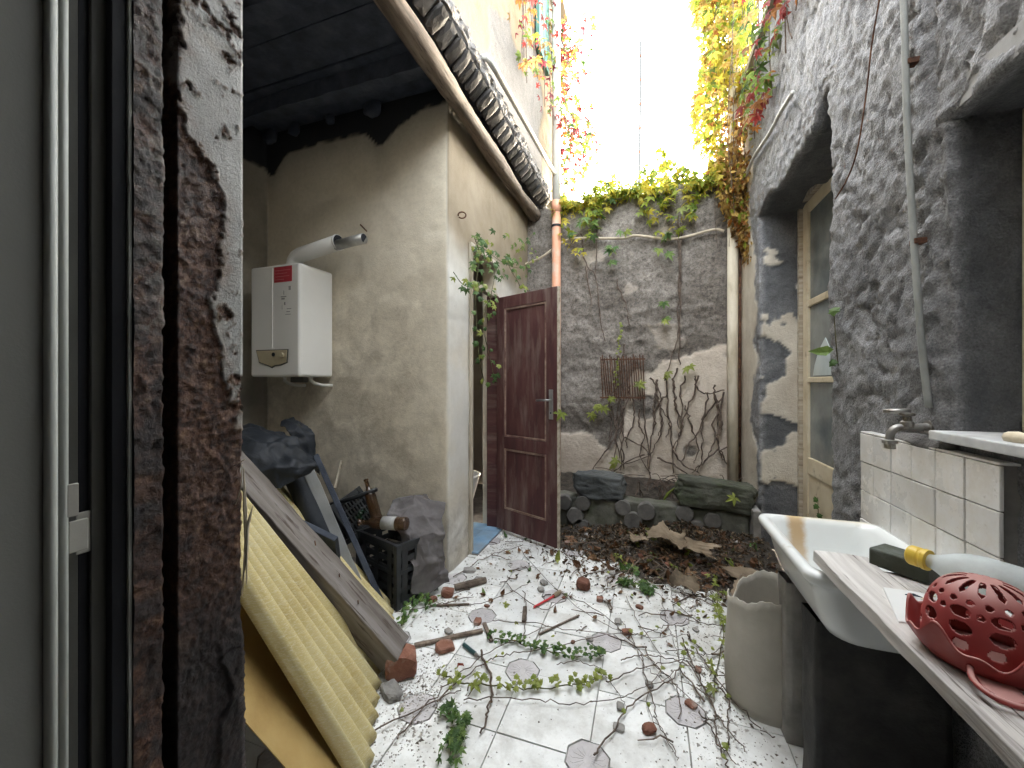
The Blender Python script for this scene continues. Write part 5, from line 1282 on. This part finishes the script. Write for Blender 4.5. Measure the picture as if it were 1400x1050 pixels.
# E: green creeper over the doorway of the outbuilding (each leaf its own part)
E = creeper('creeper', 'green creeper hanging over the open doorway with the red door', (-1.2, 3.0, 1.6))
strands = [[(648, 322), (655, 350), (650, 400), (652, 450), (655, 490), (662, 520)], [(650, 330), (668, 345), (690, 360), (712, 366), (730, 352)], [(690, 350), (700, 372), (708, 385), (712, 395)], [(620, 372), (632, 388), (645, 392), (655, 385)], [(668, 340), (676, 372), (672, 400), (668, 420)], [(712, 340), (724, 325), (742, 300), (738, 285)], [(668, 410), (660, 440), (672, 500), (676, 520)]]
for s_ in strands:
    P = smooth_path([aX(a, b, -1.215 + rng.uniform(-.02, .03)) for a, b in s_], 5)
    obj('stem', MB().tube(P, .003, 5), m_gstem, E)
    for p in P:
        if rng.random() < .92:
            leafobj('palm' if rng.random() < .7 else 'ivy', m_lv_g if rng.random() < .72 else m_lv_y, Vector(p) + rn(.022) + Vector((.03, 0, 0)), Vector((.9, -.6, .2)) + rn(.3), rng.uniform(.030, .052), E)
for k in range(46):
    a = rng.uniform(645, 735); b = 330 + abs(a - 665) * .35 + rng.gauss(8, 16)
    leafobj('palm', m_lv_g if rng.random() < .6 else m_lv_y, Vector(aX(a, b, -1.19 + rng.uniform(-.02, .05))), Vector((.9, -.6, .2)) + rn(.3), rng.uniform(.030, .05), E)

# F: bare stems and scattered leaves on the rubble wall
F6 = creeper('creeper', 'bare brown creeper stems climbing the peeling rubble wall', (.2, 4.15, .3))
zb = lambda x, y: (740 + x * .2286, 470 + y * .2286); za = lambda x, y: (740 + x * .2286, 250 + y * .2286)
S1 = [[(740, 200), (750, 300), (690, 370), (660, 560), (640, 700), (665, 850)], [(750, 300), (760, 420), (775, 520), (785, 640), (790, 780)], [(820, 140), (790, 230), (800, 320)], [(860, 190), (830, 300), (845, 380), (835, 520), (800, 640)], [(920, 190), (930, 260), (1000, 300), (1090, 270)], [(1000, 290), (980, 400), (960, 480), (965, 600), (960, 700), (930, 760)], [(1090, 290), (1065, 480), (1060, 620), (1090, 700)], [(1080, 330), (1000, 400), (930, 540), (880, 600), (840, 720)], [(420, 370), (440, 470), (450, 560), (470, 680)], [(470, 330), (485, 480), (490, 560), (475, 760)], [(480, 480), (400, 620), (310, 750)], [(610, 310), (620, 500), (640, 660)], [(700, 670), (790, 720), (880, 780), (960, 790)], [(790, 640), (850, 720), (940, 770)], [(1060, 620), (960, 720), (900, 770)], [(500, 560), (600, 610), (640, 670), (500, 720)], [(1165, 60), (1170, 400), (1160, 560), (1060, 640)], [(620, 660), (520, 700), (430, 770)], [(940, 190), (900, 330), (860, 420), (830, 520)]]
S2 = [[(820, 200), (825, 400), (820, 700), (815, 900), (780, 1050), (740, 1180)], [(838, 250), (834, 600), (824, 950), (830, 1090)], [(235, 300), (270, 480), (330, 580), (350, 800), (380, 950)], [(335, 200), (330, 560)], [(445, 580), (500, 720), (530, 850)], [(270, 500), (300, 740)], [(500, 960), (480, 1100), (475, 1240)]]
for k in range(16):
    x0 = rng.uniform(380, 1100); y0 = rng.uniform(180, 420); L_ = [(x0, y0)]
    for q in range(4): x0 = min(x0 + rng.gauss(0, 28), 1110); y0 += rng.uniform(60, 110); L_.append((x0, min(y0, 780)))
    S1.append(L_)
for L_, cv, rad in ((S1, zb, .0085), (S2, za, .008)):
    for s_ in L_:
        P = smooth_path([Vector(aY(*cv(a, b), 4.19)) + Vector((0, rng.uniform(-.025, .0), 0)) for a, b in s_], 5)
        P = [p + rn(.006) for p in P]
        n = len(P); obj('stem', MB().tube(P, [rad * rng.uniform(.7, 1.15) * (1.1 - .45 * i / n) for i in range(n)], 6), m_stem, F6)
for cv, pts in ((za, ((410, 400), (440, 460), (270, 220), (480, 290), (170, 290), (740, 810), (735, 730), (760, 290), (880, 130), (900, 180), (690, 390), (750, 420), (240, 230), (310, 235), (590, 160), (880, 190), (760, 300), (420, 390))), (zb, ((765, 175), (865, 140), (420, 335), (365, 385), (330, 352), (590, 240), (450, 710), (310, 430), (125, 420), (1155, 925)))):
    for a, b in pts:
        near = cv is zb and a in (125, 1155)
        for q in range(1 if near else 2):
            p = Vector(aY(*cv(a, b), 3.35 if a == 1155 else (2.95 if a == 125 else 4.12))) + (rn(.03) if q else rn(.01))
            leafobj('palm', m_lv_y if (b < 200 or near or cv is zb or rng.random() < .3) else m_lv_g, p, Vector((-.1, -.9, .45)) + rn(.25), rng.uniform(.06, .09) * (.95 if near else 1), F6)
for k in range(26):       # thin chain of small yellow leaves
    a = 480 - 40 * k / 26 + rng.gauss(0, 9); p = Vector(aY(*zb(a, -130 + 400 * k / 26), 4.14))
    leafobj('ivy', m_lv_y, p, Vector((-.1, -.9, .3)) + rn(.4), rng.uniform(.022, .036), F6)
for k in range(60):      # tangle of dead stems in the planter
    p = Vector((rng.uniform(-.6, .75), rng.uniform(3.65, 4.15), .28)); q = p + Vector((rng.gauss(0, .2), rng.gauss(0, .08), rng.uniform(.0, .14)))
    q.y = min(max(q.y, 3.6), 4.18)
    obj('stem', MB().tube(smooth_path([p, p.lerp(q, .5) + Vector((0, 0, .06)), q], 4), .004, 5), m_stem, F6)
# yellow strap leaf between the boulders
yl = MB().tube([aY(908, 683, 3.52), aY(913, 675, 3.50), aY(922, 667, 3.48)], [.008, .014, .004], 5); tag(obj('strap_leaf', yl, m_lv_y), 'yellow strap-shaped leaf curving between the two boulders', 'leaf')
# sprig by the glazed door
SG = creeper('ivy_sprig', 'small ivy sprig with bright green leaves by the glazed door', (.82, 2.3, 1.35))
for px, py, sz, sp_ in ((1140, 478, .075, -1.4), (1141, 420, .036, .1), (1143, 492, .03, -.6)):
    leafobj('dry' if sz > .06 else 'ivy', m_lv_g, Vector(aX(px, py, .80)), Vector((-.7, -.6, .5)), sz * 1.25, SG, sp_)
obj('stem', MB().tube(smooth_path([aX(1146, 500, .82), aX(1143, 470, .80), aX(1140, 425, .80)], 4), .002, 5), m_gstem, SG)
SG2 = creeper('ivy_sprig', 'little ivy seedling at the foot of the glazed door', (1.1, 3.2, .7))
for px, py in ((1118, 690), (1121, 702), (1117, 681)): leafobj('ivy', m_lv_g, Vector(aX(px, py, 1.10)), Vector((-.9, -.4, .2)) + rn(.2), .04, SG2)
obj('stem', MB().tube([aX(1119, 712, 1.11), aX(1118, 680, 1.105)], .002, 5), m_gstem, SG2)

# ------------------------------------------------------------------ floor: creeper runners, twigs, leaves, shards, grit
def runner(px, label, leaves=0, mm=None, size=(.02, .03), kind='ivy', r=.003, h=.012, every=1.0):
    P = smooth_path([Vector(aZ(a, b, 0)) + Vector((0, 0, max(h, mound_h(*(aZ(a, b, 0).xy)) + .01 if 2.36 < aZ(a, b, 0).y < 3.4 and -.9 < aZ(a, b, 0).x < .8 else h))) for a, b in px], 7)
    P = [p + Vector((rng.gauss(0, .004), rng.gauss(0, .004), abs(rng.gauss(0, .006)))) for p in P]
    t = thing('creeper_runner', label, 'creeper', tuple(P[0]))
    n = len(P); obj('stem', MB().tube(P, [r * (1.15 - .5 * i / n) for i in range(n)], 5), m_stem if leaves < 2 else m_gstem, t)
    if leaves:
        for p in P:
            for q in range(leaves):
                if rng.random() < every:
                    leafobj(kind, mm, p + Vector((rng.gauss(0, .018), rng.gauss(0, .014), .012 + rng.random() * .015)), Vector((0, -.35, 1)) + rn(.3), rng.uniform(*size), t, rng.uniform(-3.1, 3.1))
    return t
zf = lambda L_: [(500 + a * .4, 740 + b * .4) for a, b in L_]
runner(zf([(430, 345), (500, 352), (560, 370), (620, 385), (680, 400), (750, 402), (815, 405)]), 'runner of small dark green ivy leaves across the white tiles', 3, m_lv_g, (.014, .024))
runner(zf([(270, 465), (330, 500), (480, 515), (580, 515), (690, 512), (760, 495), (820, 468)]), 'runner of pale yellow-green leaves across the white tiles', 2, m_lv_y, (.018, .03), every=.7)
runner(zf([(280, 600), (330, 640), (310, 700), (290, 770)]), 'leafy green creeper tuft beside the grit by the yellow sheets', 4, m_lv_g, (.020, .032), 'palm', every=.75)
runner(zf([(120, 300), (160, 240), (190, 190), (220, 230)]), 'dark green creeper growing round the foot of the crate', 5, m_lv_g, (.016, .028), every=.9)
runner(zf([(880, 150), (930, 170), (980, 180), (900, 100)]), 'pale green creeper at the edge of the litter heap', 3, m_lv_g, (.03, .045), 'palm', every=.6)
runner(zf([(1190, 150), (1210, 240), (1220, 320), (1180, 540)]), 'yellowing creeper running past the cardboard drum', 2, m_lv_y, (.025, .04), 'palm', every=.55)
runner(zf([(390, 385), (430, 500), (420, 580), (395, 665)]), 'thick dry stem rising from the leafy tuft', 0, r=.005)
runner(zf([(345, 520), (400, 480), (350, 540)]), 'curled yellowing leaves on a short stem upon the tiles', 1, m_lv_y, (.03, .05), 'palm', every=.35)
bare = [[(110, 690), (220, 560), (380, 420), (520, 345), (620, 300)], [(0, 680), (230, 560), (330, 520)], [(330, 550), (560, 555), (720, 570), (880, 545), (980, 500), (1100, 440)], [(520, 30), (640, 160), (760, 260), (880, 320), (1000, 340), (1090, 330)], [(640, 170), (800, 250), (930, 380), (1080, 520), (1200, 640)], [(890, 200), (940, 300), (1010, 420), (960, 560), (1020, 680), (1070, 770)], [(940, 400), (980, 560), (1000, 640), (1060, 740)], [(1080, 340), (1140, 480), (1200, 600), (1300, 740)], [(1100, 420), (1180, 560), (1200, 680), (1260, 770)], [(1130, 380), (1240, 540), (1330, 640), (1400, 690)], [(430, 280), (560, 290), (700, 315), (900, 330)], [(540, 180), (550, 260), (540, 350)], [(480, 150), (600, 240), (700, 190)], [(780, 750), (850, 650), (920, 560), (1050, 480), (1100, 380)], [(100, 250), (260, 230), (420, 215), (560, 150)], [(300, 130), (420, 60), (540, 20)], [(820, 500), (900, 460), (1000, 430), (1120, 420)], [(240, 560), (400, 430), (480, 400), (600, 380), (820, 330)]]
for k in range(22):
    x0, y0 = rng.uniform(600, 1230), rng.uniform(60, 600); L_ = [(x0, y0)]; a_ = rng.uniform(-.5, 1.2) if x0 > 850 else rng.uniform(-.6, .6)
    for q in range(4): a_ += rng.gauss(0, .35); x0 += 75 * math.cos(a_); y0 += 75 * math.sin(a_); L_.append((min(x0, 1240), max(y0, 40)))
    bare.append(L_)
for k, L_ in enumerate(bare):
    tag(runner(zf(L_), 'bare brown creeper stem trailing over the white tiles', 1 if k % 4 == 1 else 0, m_lv_y, (.016, .026), r=rng.uniform(.0016, .003), every=.18), group='bare stems trailing over the tiles')

m_twig = mat('dead_twig', [(.05, .036, .028), (.12, .09, .07), (.22, .18, .14)], scale=25, bump=.5, vary=.35)
def fy(x, y): return mound_h(x, y) if (-.94 < x < .83 and 2.36 < y < 3.46) else 0
def spot(w):
    c = rng.random()
    if c < w: x, y = rng.gauss(.2, .38), rng.gauss(3.02, .25)
    elif c < w + .25: x, y = rng.uniform(-1.15, .3), rng.uniform(2.0, 3.2)
    elif c < w + .40: x, y = rng.gauss(.25, .12), rng.uniform(1.2, 2.6)
    else: x, y = rng.uniform(-1.0, .25), rng.uniform(1.2, 2.4)
    if not (-1.2 < x < .80 and 1.1 < y < 3.42) or (x > .30 and y < 2.15): return spot(w)
    return x, y
for k in range(130):
    x, y = spot(.6); z = max(fy(x, y), 0) + .006; a = rng.uniform(0, 6.3); L = rng.uniform(.05, .26) * (1.3 if y > 2.6 else .8); r0 = rng.uniform(.0018, .005)
    v = Vector((math.cos(a), math.sin(a), 0)); P = [Vector((x, y, z)) + v * (L * i / 4) + Vector((rng.gauss(0, .006), rng.gauss(0, .006), abs(rng.gauss(0, .008)))) for i in range(5)]
    P = [Vector((p.x, min(p.y, 3.42), max(p.z, fy(p.x, p.y) + .004))) for p in P]
    tag(obj('twig', MB().tube(P, [r0 * (1 - .12 * i) for i in range(5)], 5), m_twig), 'dead brown twig lying on the courtyard floor', 'twig', 'dead twigs on the courtyard floor')
for k in range(240):
    x, y = spot(.78); z = max(fy(x, y), 0) + .012
    mm = m_lv_b if rng.random() < .8 else (m_lv_y if rng.random() < .6 else m_lv_g)
    i = rng.randrange(5); kd = 'dry' if rng.random() < .75 else 'palm'
    o = leafobj(kd, mm, (x, y, z), Vector((0, 0, 1)) + rn(.35), rng.uniform(.022, .05) * (1.9 if y > 2.7 else 1), None, rng.uniform(-3, 3), 'fallen_leaf')
    tag(o, 'fallen dry leaf on the courtyard floor', 'leaf', 'fallen leaves on the courtyard floor')
# broken cardboard on the heap
m_scrap = mat('tan_cardboard', [(.13, .095, .06), (.20, .155, .105), (.27, .21, .15)], scale=7, bump=.5, vary=.25, dirt=(.08, .06, .04), dscale=9)
def scrap(px, py, pts, rz, tilt, label, dz=.06):
    p = aZ(px, py, .12); W = Matrix.Translation((p.x, p.y, max(fy(p.x, p.y), 0) + dz)) @ Matrix.Rotation(R(rz), 4, 'Z') @ Matrix.Rotation(R(tilt), 4, 'X')
    n = len(pts); mb = MB()
    a_, b_ = rng.uniform(0, 6), rng.uniform(0, 6)
    mb.grid(lambda u, v: (pts[0] * (u - .5) * (.85 + .16 * math.sin(v * 5 + a_) + .06 * math.sin(v * 23 + b_)), pts[1] * (v - .5) * (.8 + .25 * math.sin(u * 5 + b_) + .07 * math.sin(u * 29 + a_)), .12 * pts[1] * math.sin(u * 4.1 + v * 2 + a_) + .3 * pts[1] * (u - .5) ** 2), 24, 14)
    return tag(obj('cardboard_scrap', mb, m_scrap, None, W, solid=.004), label, 'cardboard')
scrap(915, 748, (.26, .20), -25, 20, 'curled tan cardboard flap on top of the litter heap', .10)
scrap(945, 752, (.42, .13), -35, 30, 'long folded tan cardboard strip on the litter heap', .11)
scrap(936, 785, (.17, .11), -20, 62, 'brown cardboard flap standing in the litter heap', .08)
scrap(872, 738, (.15, .10), 30, 20, 'small brown cardboard scrap next to the planter discs', .05)
scrap(1012, 795, (.26, .12), 60, 12, 'torn cardboard piece behind the grey drum', .05)
scrap(1020, 778, (.28, .10), -15, 16, 'brown cardboard strip between litter heap and sink', .06)
# named fragments
def frag(px, py, size, label, seed, mm=m_brick, rz=0, z=None, boxy=.8, nm='brick_fragment', cat='fragment', flat=0):
    p = aZ(px, py, 0); zz = max(fy(p.x, p.y), 0)
    return tag(obj(nm, rock(seed, size, .22, 3, boxy), mm, None, Matrix.Translation((p.x, p.y, zz + size[2] * .42)) @ Matrix.Rotation(R(rz), 4, 'Z')), label, cat)
frag(612, 815, (.085, .07, .055), 'square red brick fragment near the crate', 411, rz=20)
frag(608, 888, (.10, .085, .035), 'flat red brick fragment beside the dark stick', 412, rz=50)
frag(797, 805, (.095, .085, .075), 'rounded orange brick lump before the litter heap', 413, boxy=.3)
frag(592, 822, (.05, .05, .03), 'small brick crumb against the crate', 414, rz=70)
frag(655, 795, (.07, .05, .03), 'flat grey stone flake near the wall corner', 415, m_concrete)
frag(642, 782, (.10, .06, .03), 'pale mortar slab near the wall corner', 416, m_concrete, rz=15)
frag(535, 950, (.12, .08, .04), 'broken mortar chunk below the red brick', 417, m_concrete, rz=-30)
frag(820, 822, (.045, .04, .03), 'little reddish crumb beside the orange lump', 418)
frag(846, 996, (.05, .04, .012), 'thin grey chip on the white tiles', 419, m_concrete)
for k in range(34):
    x, y = spot(.45); s_ = rng.uniform(.018, .05)
    tag(obj('rubble_piece', rock(430 + k % 8, (s_ * 1.3, s_, s_ * .6), .3, 2, .7), m_brick if k % 2 else m_concrete, None, Matrix.Translation((x, y, max(fy(x, y), 0) + s_ * .22)) @ Matrix.Rotation(rng.uniform(0, 6), 4, 'Z')), 'small lump of rubble scattered on the courtyard floor', 'rubble', 'small rubble on the courtyard floor')
tag(board('wood_piece', tuple(aZ(567, 882, .012)), tuple(aZ(660, 862, .014)), .022, .014, m_twig, rough=.004), 'dark flat stick lying by the flat brick fragment', 'stick')
tag(obj('bark_roll', MB().tube([aZ(622, 803, .02), aZ(640, 799, .022), aZ(664, 793, .02)], [.020, .024, .020], 8), m_twig), 'short rolled piece of bark near the wall corner', 'bark')
tag(board('wood_piece', tuple(aZ(588, 828, .008)), tuple(aZ(642, 826, .008)), .014, .010, m_twig), 'thin flat stick beside the square brick fragment', 'stick')
tag(board('wood_piece', tuple(aZ(737, 867, .008)), tuple(aZ(792, 841, .010)), .010, .008, m_twig), 'slim stick lying alone on the white tiles', 'stick')
tag(board('wood_piece', tuple(aZ(716, 850, .012)), tuple(aZ(718, 830, .012)), .022, .016, m_twig), 'stubby dark peg lying next to the red stick', 'stick')
tag(board('wood_piece', tuple(aZ(662, 852, .012)), tuple(aZ(672, 876, .012)), .02, .014, m_twig), 'short dark chip lying on a mauve octagon', 'stick')
RS = thing('red_stick', 'thin red plastic stick with an orange end on the tiles', 'stick', tuple(aZ(745, 825, .01)))
obj('red_shaft', MB().tube([aZ(730, 830, .012), aZ(757, 815, .014)], .006, 8), mat('bright_red_plastic', (.50, .035, .04), rough=.4, bump=0), RS)
obj('orange_end', MB().tube([aZ(757, 815, .014), aZ(766, 809, .014)], .013, 8), m_scrap, RS)
LG = thing('lighter', 'teal pocket lighter lying on the tiles by the flat brick', 'lighter', tuple(aZ(643, 888, .01)))
obj('lighter_body', MB().tube([aZ(634, 881, .011), aZ(650, 894, .011)], .010, 8), mat('teal_plastic', (.03, .07, .075), rough=.3, bump=0), LG, bevel=.001)
obj('lighter_top', MB().tube([aZ(650, 894, .011), aZ(654, 899, .011)], .0085, 8), m_steel, LG)
tag(leafobj('dry', m_lv_r, aZ(626, 906, .012), (0, -.3, 1), .06, None, 1.0, 'fallen_leaf'), 'single bright red leaf on the tiles near the lighter', 'leaf')
# fine grit: too small to count
gm = MB(); gd_ = MB()
def chip(mb, x, y, z, s_):
    a = rng.uniform(0, 6.3); v = [Vector((math.cos(a + k * 2.1) * s_ * rng.uniform(.6, 1.3), math.sin(a + k * 2.1) * s_ * rng.uniform(.6, 1.3), 0)) for k in range(3)]
    b = Vector((x, y, z)); mb.add([b + v[0], b + v[1], b + v[2], b + Vector((0, 0, s_ * rng.uniform(.4, .9)))], [(0, 1, 3), (1, 2, 3), (2, 0, 3), (0, 2, 1)])
def grit(n, f, s0, s1):
    for k in range(n):
        x, y = f()
        if -1.25 < x < .82 and 1.0 < y < 3.42: chip(gm if rng.random() < (.8 if fy(x, y) < .012 else .06) else gd_, x, y, max(fy(x, y), 0) + .0005, rng.uniform(s0, s1) * rng.choice((.35, .5, .7, 1.0, 1.5)))
grit(2600, lambda: (rng.gauss(-.95, .12), rng.gauss(1.35, .16)), .002, .007)
grit(1500, lambda: (rng.gauss(-1.08, .10), rng.uniform(1.8, 3.3)), .002, .008)
grit(1500, lambda: spot(.3), .002, .007)
grit(2200, lambda: (rng.gauss(.28, .10), rng.uniform(1.15, 2.7)), .002, .007)
grit(2600, lambda: (rng.gauss(.1, .5), rng.gauss(2.75, .25)), .002, .009)
tag(obj('grit', gm, mat('pale_grit', [(.36, .34, .31), (.55, .53, .50)], scale=60, bump=0), recenter=False), 'fine pale mortar grit strewn over the tiles', 'grit', kind='stuff')
tag(obj('dark_grit', gd_, mat('dark_grit', [(.09, .075, .06), (.22, .19, .16)], scale=60, bump=0), recenter=False), 'fine dark crumbs of soil and bark strewn over the tiles', 'grit', kind='stuff')
# fluff of litter on the heap: small crumbs and leaf bits
lt = MB()
for k in range(3200):
    x, y = rng.gauss(.12, .45), 3.42 - abs(rng.gauss(0, .36))
    if -.9 < x < .8 and y > 2.4:
        add_leaf(lt, 'dry', (x, y, max(fy(x, y), 0) + .006 + .02 * rng.random()), Vector((0, 0, 1)) + rn(.6), rng.uniform(.012, .035), rng.choice([(.12, .07, .04), (.07, .05, .035), (.20, .14, .09), (.30, .24, .17), (.10, .085, .06)]), rng.uniform(-3, 3))
tag(obj('leaf_litter', lt, m_fol, recenter=False), 'shredded leaf litter covering the heap below the planter', 'litter', kind='stuff')
